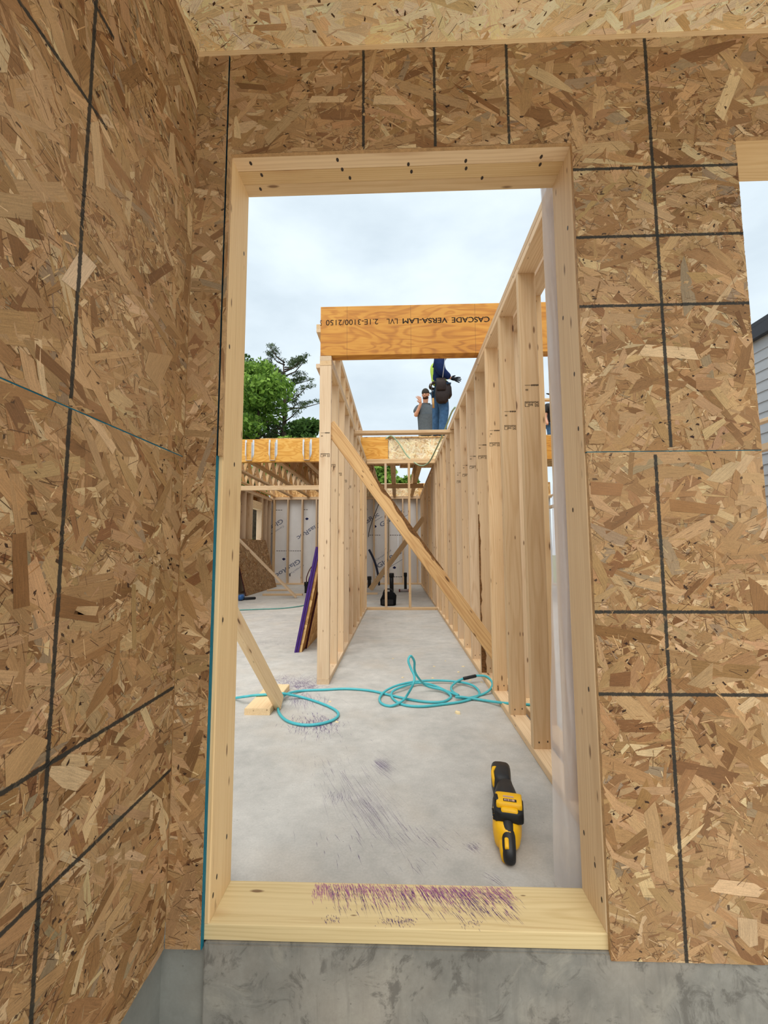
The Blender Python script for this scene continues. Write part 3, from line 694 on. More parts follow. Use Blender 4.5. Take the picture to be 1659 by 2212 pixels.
# back wall: studs, plates, white sheathing with print
YB = 10.72
wb = tag(empty('wall_back', (-1.4, YB, 0)), 'back stud wall lined with white printed sheathing boards', None, None, 'structure')
lumber('bottom_plate', (-3.62, YB, .019), (4.3, YB, .019), .14, .038, (0, 1, 0), SPRUCE, wb)
for i in range(2): lumber('top_plate', (-3.62, YB, HT+.019+.038*i), (4.3, YB, HT+.019+.038*i), .14, .038, (0, 1, 0), SPRUCE, wb)
for x in [-3.50]+[-3.10+.4064*k for k in range(0, 9)]+[.55]+[1.0+.4064*k for k in range(8)]: lumber('stud', (x, YB, .038), (x, YB, HT), .14, .038, (0, 1, 0), SPRUCE, wb)
for i, (x0, x1) in enumerate(((-3.7, -2.43), (-2.427, -1.21), (-1.207, .01), (.013, 1.23), (1.233, 2.45), (2.453, 3.67), (3.673, 4.3))): box('sheathing_board', x0, x1, YB+.0705, YB+.083, -.02, HT+.076, GYP, wb)
box('rim_board', -3.62, 4.3, YB+.02, YB+.045, 2.466, 2.84, OSBFAR, wb)
flakes('wood_strands', (-1.3, YB+.0199, 2.467), (1, 0, 0), (0, 0, 1), (0, -1, 0), 1.9, .372, [], MP, wb, 33, pal=PALE, dens=.6)
def wall_text(s, u, v, w, h, ang, mat, flip=False, y=YB+.0698, bold=.02):
    p = at(u, v, 'y', y); c, s_ = math.cos(ang), math.sin(ang)
    if flip: c, s_ = -c, -s_
    m = Matrix(((c, -s_, 0, p.x), (0, 0, -1, y), (s_, c, 0, p.z), (0, 0, 0, 1)))
    return text(s, w, h, m, mat, wb, 'printed_word', bold)
A_ = math.radians(33)
wall_text('GlasRoc', 818, 1228, .78, .13, A_, GINK); wall_text('CertainTeed', 812, 1212, .52, .05, A_, GINK, bold=0)
wall_text('GlasRoc', 778, 1141, .66, .13, A_, GINK); wall_text('CertainTeed', 766, 1120, .45, .05, A_, GINK, bold=0); wall_text('GlasRoc', 824, 1139, .78, .13, A_, GINK)
wall_text('GlasRoc', 645, 1207, .80, .13, A_, GINK, True); wall_text('CertainTeed', 655, 1219, .52, .05, A_, GINK, True, bold=0)
wall_text('GlasRoc', 608, 1120, .78, .13, A_, GINK, True); wall_text('CertainTeed', 612, 1135, .52, .05, A_, GINK, True, bold=0); wall_text('GlasRoc', 690, 1127, .78, .13, A_, GINK, True)
def wbar(u0, u1, v, th, mat, u_ang=0):
    a = at(u0, v, 'y', YB+.0698); b = at(u1, v-u_ang, 'y', YB+.0698)
    lumber('printed_line', a, b, th, .0004, (0, 0, 1), mat, wb, 0)
for u0, u1, v in ((798, 826, 1156), (842, 868, 1156), (812, 840, 1246), (845, 872, 1246), (596, 613, 1102), (651, 666, 1101), (597, 656, 1190)):
    n = int((u1-u0)/5)
    for i in range(n): wbar(u0+5*i, u0+5*i+3.6, v, .016, INK)
wbar(842, 870, 1225, .012, GINK, 17); wbar(806, 826, 1128, .012, GINK, 12); wbar(872, 881, 1117, .012, GINK, 5)
def leaf_mark(u, v, s, flip):
    p = at(u, v, 'y', YB+.0697); bm = bmesh.new(); k = -1 if flip else 1
    for cx, cz, r in ((-.55, -.1, .5), (.55, -.1, .5), (0, .35, .5), (0, -.45, .45)):
        bm.faces.new([bm.verts.new((p.x+s*(cx+r*math.cos(a*PI/4))*k, p.y, p.z+s*(cz+r*math.sin(a*PI/4))*k)) for a in range(8)])
    link('printed_emblem', newmesh('emblem', bm), NAVY, wb)
leaf_mark(810, 1137, .045, False); leaf_mark(852, 1226, .045, False); leaf_mark(663, 1121, .045, True); leaf_mark(613, 1208, .045, True)

# left outer wall of the left room with a small window
xl = -3.53
wq = tag(empty('wall_left_room', (xl, 9, 0)), 'outer stud wall of the left room with small window opening', None, None, 'structure')
lumber('bottom_plate', (xl-.07, .3, .019), (xl-.07, 10.6, .019), .14, .038, (1, 0, 0), SPRUCE, wq)
for i in range(2): lumber('top_plate', (xl-.07, .3, HT+.019+.038*i-.06), (xl-.07, 10.6, HT+.019+.038*i-.06), .14, .038, (1, 0, 0), SPRUCE, wq)
for y in (6.2, 6.6, 7.0, 7.4, 7.8, 8.15, 8.55, 8.92, 9.0, 9.72, 9.80, 10.15, 10.5): lumber('stud', (xl-.07, y, .038), (xl-.07, y, HT-.06), .14, .038, (1, 0, 0), SPRUCE, wq)
lumber('window_header', (xl-.07, 9.02, 2.10), (xl-.07, 9.70, 2.10), .14, .19, (1, 0, 0), FRAME, wq); lumber('window_sill', (xl-.07, 9.02, 1.10), (xl-.07, 9.70, 1.10), .14, .038, (1, 0, 0), FRAME, wq)
for k, (y0, y1, z0, z1) in enumerate(((.3, 8.90, 0, 2.5), (9.82, 10.8, 0, 2.5), (8.903, 9.817, 0, 1.08), (8.903, 9.817, 2.0, 2.5))): box('sheathing_panel', xl-.155, xl-.1405, y0, y1, z0, z1, OSBDARK, wq)
# strand board sheet leaning against it
ln = prism('leaning_sheet', [(-3.20, .0), (-3.188, .002), (-3.50, 1.22), (-3.512, 1.218)], 'y', 7.75, 9.98, OSBDARK); tag(ln, 'brown strand board sheet leaning against the left room wall', 'sheet')
flakes('wood_strands', (-3.1878, 7.76, .003), (0, 1, 0), Vector((-.312, 0, 1.218)).normalized(), Vector((1.218, 0, .312)).normalized(), 2.2, 1.25, [], m_strand('strand_board_brown_plain', (), 'yz', gain=.8), ln, 35, dens=.5)
e2 = prism('painted_edge', [(-3.201, -.0005+.001), (-3.187, .002), (-3.499, 1.2205), (-3.513, 1.2185)], 'y', 7.745, 7.752, MAROON, ln)
# braces in the far rooms
b1 = at(640, 1287, 'z', .045); board_free('brace_board', (b1.x, b1.y, .02), (-3.4, b1.y-.35, 1.45), .089, .038, (0, 1, 0), SPRUCE, 'pale brace board sloping across the left room', 'brace')
a0 = at(612, 1287, 'z', .0); board_free('brace_cleat', (a0.x-.45, a0.y+.05, .019), (a0.x+.40, a0.y+.05, .019), .089, .038, (0, 1, 0), SPRUCE, 'flat cleat on the slab at the left room brace foot', 'block')
a0 = at(585, 1276, 'z', 0); board_free('scrap_board', (a0.x-.06, a0.y-.1, .019), (a0.x+.44, a0.y-.02, .019), .09, .038, (0, 1, 0), SPRUCE, 'short scrap board lying before the leaning sheet', 'block')
a0 = at(800, 1275, 'z', 0); a1 = at(916, 1118, 'y', a0.y-.1); board_free('brace_board', (a0.x, a0.y, .02), a1, .12, .038, (0, 0, 1), SPRUCE, 'pale brace board rising to the right in the far room', 'brace')
a0 = at(803, 1284, 'z', 0); board_free('brace_cleat', (a0.x-.15, a0.y, .019), (a0.x+.13, a0.y, .019), .089, .038, (0, 1, 0), SPRUCE, 'small cleat on the slab under the far room brace', 'block')

# sheets with painted edges leaning on the left side of the corridor wall
def lean_sheet(xb, zt, xt, y0, y1, th, em, label, w=OSBDARK):
    d = Vector((xt-xb, 0, zt)).normalized(); n = Vector((-d.z, 0, d.x))*-1
    P = [(xb, 0), (xb+n.x*th, max(.0, n.z*th)), (xt+n.x*th, zt+n.z*th), (xt, zt)]
    o = prism('sheet_board', P, 'y', y0+.003, y1, w); tag(o, label, 'sheet', None)
    prism('painted_edge', P, 'y', y0, y0+.003, em, o); return o
lean_sheet(-.985, 1.0, -.790, 2.94, 5.2, .020, PURPLE, 'outermost leaning sheet with purple painted edge beside the stud wall')
lean_sheet(-.963, 1.0, -.768, 2.945, 5.2, .020, PURPLE, 'inner leaning sheet with purple painted edge beside the stud wall')
lean_sheet(-.941, 1.0, -.746, 2.96, 4.6, .024, OSBFAR, 'leaning sheet with raw tan edge beside the purple sheets')
lean_sheet(-.915, .99, -.718, 3.10, 4.6, .016, MAROON, 'leaning sheet with maroon edge nearest the stud wall', OSBFAR)

# pipes
def pipe(u, v0, v1, r, label):
    b = at(u, v0, 'z', 0); t = at(u, v1, 'y', b.y); p = tag(empty('pipe_stub', (b.x, b.y, 0)), label, 'pipe', 'black drain pipe stubs')
    link('pipe', tube_mesh('pipe', [(b.x, b.y, 0), (b.x, b.y, t.z)], r, 14), BLACKP, p); link('coupling', tube_mesh('coupling', [(b.x, b.y, t.z-.09), (b.x, b.y, t.z-.005), (b.x, b.y, t.z+.002)], [r*1.22, r*1.22, r*1.0], 14), BLACKP, p)
pipe(846, 1282, 1238, .045, 'black drain pipe stub rising behind the tool bag'); pipe(876, 1275, 1237, .034, 'thin black drain pipe stub beside the red tube'); pipe(798, 1270, 1245, .045, 'black drain pipe stub by the far end of the left stud wall')
pipe(627, 1262, 1238, .040, 'black drain pipe stub in front of the back wall, left room'); pipe(662, 1281, 1257, .045, 'short black drain pipe stub with tubing in the left room'); pipe(675, 1268, 1231, .045, 'tall black drain pipe stub behind the purple edged sheets')
def curve_thing(name, pts, r, mat, label, cat, group=None, sub=10, seg=8):
    return tag(link(name, tube_mesh(name, spline(pts, sub), r, seg), mat), label, cat, group)
q = [at(662, 1257, 'y', 8.42), at(663, 1245, 'y', 8.5), at(672, 1226, 'y', 8.6), at(687, 1213, 'y', 8.7)]
curve_thing('water_tube', q, .012, plain('dark_red_tube', (86, 28, 30), .4, .4), 'dark red water tube arching from the short pipe stub', 'tube')
q = [at(666, 1257, 'y', 8.44), at(669, 1246, 'y', 8.5), at(676, 1235, 'y', 8.6), at(688, 1226, 'y', 8.7)]
curve_thing('water_tube', q, .011, BLACKP, 'black water tube arching from the short pipe stub', 'tube')
q = [at(797, 1187, 'y', 10.2), at(806, 1205, 'y', 10.2), at(813, 1225, 'y', 10.2), at(818, 1250, 'y', 10.2), at(819, 1264, 'z', 0)]
curve_thing('water_pipe', q, .03, plain('navy_pipe', (24, 32, 56), .4, .4), 'bent navy water pipe standing in the far room', 'pipe')
q = [at(822, 1079, 'y', 10.63), at(807, 1117, 'y', 10.63), at(798, 1145, 'y', 10.63), at(796, 1160, 'y', 10.63)]
curve_thing('cable', q, .010, BLACKP, 'thin black cable hanging before the far white sheathing', 'cable')
q = [at(840, 1079, 'y', 10.63), at(839, 1170, 'y', 10.63), at(838, 1200, 'y', 10.63), at(835, 1240, 'y', 10.63)]
curve_thing('cable', q, .008, plain('grey_cable', (110, 118, 110), .5, .3), 'thin grey cable hanging behind the cross wall stud', 'cable')
# tool bag behind the cross wall
bg_ = tag(empty('tool_bag', (-.17, 6.35, 0)), 'black soft tool bag on the slab behind the cross wall', 'bag')
loft('bag_body', [(0, 0, 0, .24, .20), (.01, 0, 0, .27, .22), (.10, .0, 0, .28, .22), (.17, .02, 0, .25, .19), (.215, .01, .0, .20, .14), (.23, 0, 0, .12, .06)], plain('black_fabric', (20, 20, 22), .9, .1), bg_, axis='z', e=3)
link('bag_handle', tube_mesh('bag_handle', spline([(-.09, 0, .2), (-.05, 0, .27), (.05, 0, .27), (.09, 0, .19)], 6), .012, 8), RUBBER, bg_, keep=False)
link('side_pocket', newmesh('side_pocket', (lambda b: (bm_box(b, -.11, .09, -.125, -.10, .02, .11), bmesh.ops.bevel(b, geom=b.edges[:], offset=.008, segments=2, affect='EDGES'), b)[-1])(bmesh.new())), RUBBER, bg_, keep=False)
tb = tag(empty('sealant_tube', (.14, 8.62, .035)), 'red and grey sealant tube lying on the far slab', 'tube')
loft('tube_body', [(-.10, 0, 0, .062, .062), (.09, 0, 0, .062, .062)], plain('grey_label', (170, 160, 160), .4, .4), tb, e=2); loft('red_cap', [(-.135, 0, 0, .05, .05), (-.13, 0, 0, .068, .068), (-.10, 0, 0, .068, .068)], plain('red_plastic', (196, 50, 40), .4, .4), tb, e=2); loft('red_end', [(.09, 0, 0, .066, .066), (.12, 0, 0, .066, .066)], plain('dark_red_plastic', (120, 40, 40), .4, .4), tb, e=2)
tb.rotation_euler = (0, 0, PI/2)
# small blue tool far left on the slab
p = at(532, 1297, 'z', 0); bt = tag(empty('blue_tool', (p.x-.1, p.y, 0)), 'small blue cordless tool on the left room slab', 'tool')
loft('tool_body', [(-.10, 0, .06, .05, .05), (-.08, 0, .06, .10, .10), (.05, 0, .06, .10, .11), (.08, 0, .06, .05, .06)], plain('blue_plastic', (44, 92, 150), .4, .4), bt); loft('tool_handle', [(.02, .03, .03, .05, .05), (.02+.001, .04, .03, .06, .06), (.12, .22, .03, .05, .05), (.125, .23, .03, .03, .03)], RUBBER, bt)

# pale hose over the rim and along the wall top
q = [at(833, 948, 'y', 5.90), at(846, 942, 'y', 5.88), at(862, 958, 'y', 5.85), at(880, 985, 'y', 5.8), at(905, 1005, 'y', 5.72), at(925, 1000, 'y', 5.6), at(942, 970, 'y', 5.2), at(962, 925, 'y', 4.4), at(975, 892, 'y', 3.95), at(983, 880, 'y', 3.7)]
curve_thing('air_hose', q, .011, PALEHOSE, 'pale green air hose draped over the far floor edge', 'hose')
q = [at(512, 1318, 'z', .01), at(560, 1316, 'z', .01), at(610, 1314, 'z', .01), at(650, 1309, 'z', .01), at(664, 1304, 'z', .01)]
curve_thing('air_hose', q, .009, plain('dull_teal_hose', (96, 150, 140), .5, .3), 'thin teal hose across the left room slab', 'hose')

# ------------------------------------------------------------------ turquoise hose on the slab
hz = .0082
def fp(u, v, z=hz): return at(u, v, 'z', z)
H = [fp(470, 1509), fp(505, 1508, .012), fp(528, 1505, .044), fp(550, 1502, .047), fp(580, 1500, .048), fp(608, 1498, .048), fp(628, 1501, .03), fp(655, 1507), fp(690, 1518), fp(720, 1531), fp(731, 1543), fp(720, 1555), fp(690, 1564), fp(655, 1566), fp(622, 1558), fp(604, 1542), fp(601, 1525, .015), fp(608, 1508, .03), fp(625, 1497, .02), fp(655, 1492), fp(700, 1490), fp(750, 1488), fp(800, 1492), fp(840, 1501), fp(880, 1510), fp(920, 1516), fp(955, 1516), fp(972, 1508), fp(972, 1500, .016), fp(955, 1490, .02), fp(921, 1481, .04), at(903, 1463, 'y', 1.80), at(895.5, 1447, 'y', 1.78), at(895, 1429, 'y', 1.76), at(887.5, 1417, 'y', 1.74), at(882, 1427, 'y', 1.72), at(888, 1445, 'y', 1.70), at(895, 1461, 'y', 1.67), at(892, 1479, 'y', 1.63), fp(878, 1504, .03), fp(868, 1515, .02), fp(845, 1525), fp(825, 1520), fp(820, 1508), fp(832, 1493, .02), fp(860, 1480, .03), fp(900, 1472, .03), fp(945, 1470, .02), fp(990, 1473, .02), fp(1020, 1480, .02), fp(1035, 1494), fp(1030, 1505), fp(1000, 1515), fp(960, 1521), fp(910, 1526), fp(870, 1522), fp(848, 1508), fp(848, 1494, .018), fp(870, 1483, .03), fp(905, 1475, .02), fp(935, 1480, .03), fp(965, 1493, .02), fp(990, 1502, .02)]
H2 = [fp(990, 1502, .02), fp(978, 1494, .02), fp(975, 1484, .02), fp(986, 1473, .03), fp(1003, 1465, .045), fp(1025, 1460, .05), fp(1050, 1461, .05), fp(1063, 1474, .04), fp(1060, 1488, .03), fp(1042, 1500), fp(1010, 1508), fp(985, 1506, .02), fp(1000, 1506, .02), fp(1040, 1512, .01), fp(1075, 1517, .022), fp(1098, 1519.5, .044), fp(1140, 1522, .045), fp(1180, 1524, .05)]
ho = link('air_hose', tube_mesh('air_hose', spline(H+H2[1:], 8), .0078, 10), HOSE); tag(ho, 'turquoise air hose looped on the slab near the corridor mouth', 'hose')
a, b = fp(1001, 1466, .046), fp(1028, 1460, .05)
link('coupling_sleeve', tube_mesh('coupling_sleeve', [a, a.lerp(b, .03), a.lerp(b, .97), b], [.008, .0115, .0115, .008], 12), RUBBER, ho)

# chips of wood on the slab
rc = random.Random(5)
for u, v in ((988, 1541), (882, 1423), (849, 1423), (935, 1465), (938, 1440), (962, 1428), (1000, 1440), (1016, 1470), (1040, 1474), (713, 1516), (727, 1560), (1020, 1408), (990, 1452), (870, 1464)):
    p = at(u, v, 'z', 0); s = .022 if u == 988 else rc.uniform(.008, .016); bm = bmesh.new()
    n = 5; z = .004 if s < .02 else .010
    A = [bm.verts.new((s*math.cos(2*PI*i/n)*rc.uniform(.7, 1.3), s*.6*math.sin(2*PI*i/n)*rc.uniform(.7, 1.3), 0)) for i in range(n)]
    B = [bm.verts.new((a_.co.x*.9, a_.co.y*.9, z)) for a_ in A]; bm.faces.new(A[::-1]); bm.faces.new(B)
    for i in range(n): bm.faces.new((A[i], A[(i+1) % n], B[(i+1) % n], B[i]))
    o = link('wood_chip', newmesh('wood_chip', bm), CHIP, None, Matrix.Translation(p) @ Matrix.Rotation(rc.uniform(0, 6), 4, 'Z'))
    tag(o, 'largest pale wood chip on the slab in front of the hose coils' if u == 988 else 'tiny pale wood chip lying on the concrete slab', 'wood chip', 'wood chips on the slab')

# ------------------------------------------------------------------ reciprocating saw
SA = tag(empty('reciprocating_saw', (.336, .272, 0), -.205), 'yellow and black cordless reciprocating saw lying on the slab', 'power tool')
BLK = plain('black_tool_plastic', (30, 30, 31), .45, .4); BAT = plain('black_battery_plastic', (24, 24, 25), .5, .35)
def sl(name, secs, mat, par=SA, **k):
    return loft(name, secs, mat, par, **k)
sl('handle_grip', [(-.004, 0, .022, .020, .022), (.004, 0, .026, .038, .044), (.025, 0, .038, .042, .056), (.05, 0, .056, .042, .064), (.075, 0, .074, .044, .062), (.095, 0, .084, .046, .05)], BLK)
sl('handle_shell', [(.012, -.007, .022, .036, .040), (.04, -.007, .030, .046, .056), (.07, -.005, .046, .052, .088), (.10, -.003, .058, .062, .112)], YEL)
sl('handle_badge', [(.006, -.007, .050, .011, .008), (.008, -.007, .052, .013, .010), (.024, -.007, .066, .013, .010), (.026, -.007, .067, .010, .008)], YEL)
sl('motor_housing', [(.040, -.004, .050, .040, .060), (.065, -.004, .050, .080, .086), (.11, -.002, .053, .094, .098), (.17, 0, .054, .094, .104), (.19, 0, .055, .088, .102)], YEL, e=3.2)
sl('gear_collar', [(.165, 0, .056, .096, .110), (.205, 0, .060, .096, .114), (.260, 0, .062, .078, .100), (.310, 0, .062, .060, .088), (.325, 0, .062, .058, .086)], RUBBER)
sl('nose_boot', [(.300, -.006, .060, .058, .090), (.33, -.010, .062, .068, .100), (.375, -.012, .064, .076, .108), (.412, -.012, .064, .076, .106), (.430, -.012, .062, .060, .084)], BLK, e=3.8)
sl('nose_stripe', [(.312, -.038, .080, .008, .014), (.316, -.040, .082, .012, .036), (.345, -.044, .100, .012, .024), (.365, -.038, .112, .016, .012), (.368, -.034, .114, .012, .008)], YEL)
sl('shoe_bracket', [(.420, -.012, .020, .030, .010), (.424, -.012, .020, .034, .012), (.446, -.012, .018, .030, .010)], STEEL)
sl('battery_base', [(.066, .004, .104, .060, .026), (.072, .004, .104, .092, .038), (.140, .004, .109, .100, .042), (.146, .004, .109, .084, .034)], BAT, e=5)
bt_ = sl('battery_shell', [(.084, .006, .127, .070, .020), (.088, .006, .128, .082, .024), (.142, .006, .132, .086, .024), (.148, .006, .132, .072, .018)], YEL, e=6)
sl('battery_step', [(.069, .006, .116, .048, .014), (.072, .006, .117, .054, .022), (.090, .006, .122, .054, .022)], YEL, e=5)
sl('release_catch', [(.100, -.034, .135, .010, .010), (.104, -.034, .136, .014, .014), (.126, -.036, .137, .014, .014), (.130, -.036, .137, .008, .008)], BAT, e=3)
def satop(name, x0, x1, y0, y1, z, mat, sl_=.062):
    bm = bmesh.new(); bm.faces.new([bm.verts.new(p) for p in ((x0, y0, z), (x1, y0, z), (x1, y1, z+sl_*(y1-y0)), (x0, y1, z+sl_*(y1-y0)))])
    return link(name, newmesh(name, bm), mat, SA, keep=False)
satop('label_plate', -.012, .030, .094, .108, .1412, BAT); satop('label_plate', -.012, .022, .116, .124, .1426, PINK)
for i, (x, w) in enumerate(((-.009, .005), (-.002, .003), (.003, .005), (.011, .003), (.016, .008))): satop('label_print', x, x+w, .096, .106, .1418, PINK)
for i in range(4): sl('vent_slot', [(.080+.016*i, -.0425-.0008*i, .088, .008, .004), (.087+.016*i, -.0435-.0008*i, .089, .008, .005)], BAT, e=3, seg=8)

# ------------------------------------------------------------------ plastic sheet behind the right jamb
def m_poly():
    k = NT('translucent_plastic'); o = k.obj()
    n = k.noise(k.map(o, (8, 8, 2)), 2.0, 4, .6)
    tr = k.n('BsdfTransparent'); tr.inputs[0].default_value = (.96, .95, .95, 1)
    tl = k.n('BsdfTranslucent'); tl.inputs[0].default_value = (.88, .85, .86, 1)
    df = k.n('BsdfDiffuse'); df.inputs[0].default_value = (.86, .83, .84, 1); gl = k.n('BsdfGlossy'); gl.inputs['Roughness'].default_value = .25
    def mx(f, a, b):
        m = k.n('MixShader'); k.put(m.inputs[0], f); k.t.links.new(a, m.inputs[1]); k.t.links.new(b, m.inputs[2]); return m.outputs[0]
    a = mx(.5, df.outputs[0], tl.outputs[0]); b = mx(.10, a, gl.outputs[0]); c = mx(k.rng(n, .3, .7, .50, .66), tr.outputs[0], b)
    k.t.links.new(c, k.out.inputs[0]); return k.m
POLY = m_poly()
def poly_layer(name, xs, y0, seed, parent=None):
    """a hanging film: left edge x by height (z, x), folded sideways to the right"""
    rr = random.Random(seed); bm = bmesh.new(); nz, nx = 60, 22; g = []
    ph = rr.uniform(0, 6)
    for i in range(nz+1):
        z = 2.30-2.297*i/nz; xe = np.interp(-z, [-a for a, _ in xs], [b for _, b in xs]); row = []
        for j in range(nx+1):
            t = j/nx; x = xe+(.66-xe)*t
            y = y0+.010*math.sin(t*16+ph+z*1.3)+.006*math.sin(t*31+z*5)+.004*math.sin(z*17+t*9)
            row.append(bm.verts.new((min(x, .628), y, z)))
        g.append(row)
    for i in range(nz):
        for j in range(nx): bm.faces.new((g[i][j], g[i][j+1], g[i+1][j+1], g[i+1][j]))
    return link(name, newmesh(name, bm, True), POLY, parent)
ps = poly_layer('plastic_sheet', [(2.30, .474), (2.16, .476), (1.85, .487), (1.42, .491), (1.24, .490), (1.09, .476), (.54, .454), (.29, .449), (.0, .444)], .190, 1)
tag(ps, 'translucent plastic sheet hanging behind the right door jamb', 'plastic sheet')
poly_layer('folded_layer', [(2.30, .485), (1.85, .495), (1.2, .500), (.6, .505), (.0, .56)], .215, 2, ps)

# ------------------------------------------------------------------ people
def skin(name, J, E, mat, parent=None, sub=2, root=None, smooth=True):
    """J: name -> (x, y, z, r or (rx, ry)); E: pairs"""
    ks = list(J); ix = {k: i for i, k in enumerate(ks)}
    me = bpy.data.meshes.new(name); me.from_pydata([J[k][:3] for k in ks], [(ix[a], ix[b]) for a, b in E], [])
    o = link(name, me, mat, parent, keep=False)
    md = o.modifiers.new('skin', 'SKIN'); md.use_smooth_shade = True; md.branch_smoothing = .4
    for k in ks:
        r = J[k][3]; sv = me.skin_vertices[0].data[ix[k]]; sv.radius = r if isinstance(r, tuple) else (r, r); sv.use_root = (k == root) if root else (ix[k] == 0)
    o.modifiers.new('sub', 'SUBSURF').levels = sub; o.modifiers['sub'].render_levels = sub
    me.materials.clear(); me.materials.append(mat)
    return o
SKIN = plain('skin', (198, 146, 118), .55, .3, var=.04); JEANS = plain('blue_denim', (62, 92, 124), .8, .1, var=.12, scale=18); NAVYS = plain('navy_shirt', (26, 40, 78), .8, .1, var=.1); GREYS = plain('grey_shirt', (88, 95, 100), .85, .1, var=.06)
CAPM = plain('dark_cap', (58, 54, 48), .8, .1); HIVIS = plain('hi_vis_fabric', (178, 206, 84), .7, .15); LEATHER = plain('brown_leather', (44, 32, 28), .6, .25, var=.15); GLOVE = plain('black_glove', (24, 24, 28), .7, .15); HAIR = plain('brown_hair', (72, 46, 32), .8, .1); BOOT = plain('dark_boots', (40, 36, 34), .6, .25)
def chain(*a): return list(zip(a[:-1], a[1:]))
def hand(name, base, d, up, mat, parent, s=1.0, curl=.15):
    """palm and five fingers from wrist point base along d"""
    d = Vector(d).normalized(); up = Vector(up); up = (up-d*up.dot(d)).normalized(); sd = d.cross(up)
    J = {}; E = []; B = Vector(base)
    J['w'] = (*B, .026*s); J['p'] = (*(B+d*.05*s), .034*s); J['k'] = (*(B+d*.085*s), .032*s); E += chain('w', 'p', 'k')
    for i, (off, L) in enumerate(((-.033, .065), (-.011, .078), (.011, .074), (.033, .058))):
        a = B+d*.09*s+sd*off*s; b = a+d*L*.5*s+sd*off*.25*s-up*curl*.02; c = b+d*L*.5*s+sd*off*.2*s-up*curl*.05
        for n_, p_, r_ in (('a', a, .0105), ('b', b, .0095), ('c', c, .008)): J['f%d%s' % (i, n_)] = (*p_, r_*s)
        E += [('k', 'f%da' % i)]+chain('f%da' % i, 'f%db' % i, 'f%dc' % i)
    t1 = B+d*.035*s-sd*.04*s; t2 = B+d*.075*s-sd*.065*s; J['t1'] = (*t1, .012*s); J['t2'] = (*t2, .009*s); E += chain('p', 't1', 't2')
    return skin(name, J, E, mat, parent, 1)
def head(parent, c, tilt, rz, cap=True, beard=True):
    """head with eyes, nose, mouth, ears; local -y is the face; c = centre"""
    h = empty('head', c); h.parent = parent; h.rotation_euler = (tilt, 0, rz)
    bm = bmesh.new(); bmesh.ops.create_uvsphere(bm, u_segments=20, v_segments=14, radius=1)
    for v in bm.verts:
        x, y, z = v.co; jaw = max(0, -z); v.co = (x*.076*(1-.28*jaw), y*.095*(1-.12*jaw)-.012*jaw, z*.118)
    def ball(cx, cy, cz, rx, ry, rz_):
        m = Matrix.Translation((cx, cy, cz)) @ Matrix.Diagonal((rx, ry, rz_, 1)); bmesh.ops.create_uvsphere(bm, u_segments=8, v_segments=6, radius=1, matrix=m)
    ball(0, -.10, -.012, .013, .022, .026); ball(-.078, .005, -.01, .009, .02, .03); ball(.078, .005, -.01, .009, .02, .03); ball(0, -.088, -.055, .026, .012, .009)
    link('face', newmesh('face', bm, True), SKIN, h, keep=False)
    bm = bmesh.new()
    for s in (-1, 1): bmesh.ops.create_uvsphere(bm, u_segments=8, v_segments=6, radius=.010, matrix=Matrix.Translation((s*.032, -.084, .012)))
    link('eyes', newmesh('eyes', bm, True), BOOT, h, keep=False)
    if beard:
        bm = bmesh.new(); bmesh.ops.create_uvsphere(bm, u_segments=16, v_segments=10, radius=1, matrix=Matrix.Translation((0, -.022, -.07)) @ Matrix.Diagonal((.066, .076, .056, 1)))
        link('beard', newmesh('beard', bm, True), HAIR, h, keep=False)
    bm = bmesh.new(); bmesh.ops.create_uvsphere(bm, u_segments=20, v_segments=12, radius=1, matrix=Matrix.Translation((0, .010, .035)) @ Matrix.Diagonal((.086, .106, .104, 1)))
    for v in [v for v in bm.verts if v.co.z < .022]: v.co.z = .022
    link('cap', newmesh('cap', bm, True), CAPM, h, keep=False)
    bm = bmesh.new(); bmesh.ops.create_uvsphere(bm, u_segments=16, v_segments=8, radius=1, matrix=Matrix.Translation((0, .125, .018)) @ Matrix.Rotation(.25, 4, 'X') @ Matrix.Diagonal((.072, .070, .009, 1)))
    link('cap_peak', newmesh('cap_peak', bm, True), CAPM, h, keep=False)
    return h
DZ = 2.881
# tall worker on the floor edge: head hidden behind the beam
P1 = skin('person', {'pel': (0, 0, .98, (.07, .07)), 'ch': (-.03, 0, 1.28, (.07, .07)), 'nk': (-.02, 0, 1.52, .06), 'hd0': (0, 0, 1.60, .066), 'hd': (.02, 0, 1.70, .078), 'hp1': (-.03, .09, .90, .06), 'kn1': (-.05, .09, .50, .056), 'an1': (-.06, .10, .10, .042), 'ft1': (.06, .10, .04, .036), 'hp2': (.02, -.09, .90, .06), 'kn2': (.07, -.09, .52, .056), 'an2': (.03, -.09, .10, .042), 'ft2': (.15, -.09, .04, .036),
     'sl': (-.03, .18, 1.44, .06), 'el': (.10, .24, 1.62, .044), 'hl': (.20, .18, 1.80, .032), 'sr': (-.03, -.18, 1.44, .06), 'er': (-.01, -.24, 1.17, .044), 'wr': (.19, -.20, 1.03, .030)},
     chain('pel', 'ch', 'nk', 'hd0', 'hd')+chain('pel', 'hp1', 'kn1', 'an1', 'ft1')+chain('pel', 'hp2', 'kn2', 'an2', 'ft2')+chain('ch', 'sl', 'el', 'hl')+chain('ch', 'sr', 'er', 'wr'), SKIN, root='pel')
P1.location = (.765, 6.18, DZ); tag(P1, 'person in navy shirt, jeans and tool belt on the floor edge under the beam', 'person')
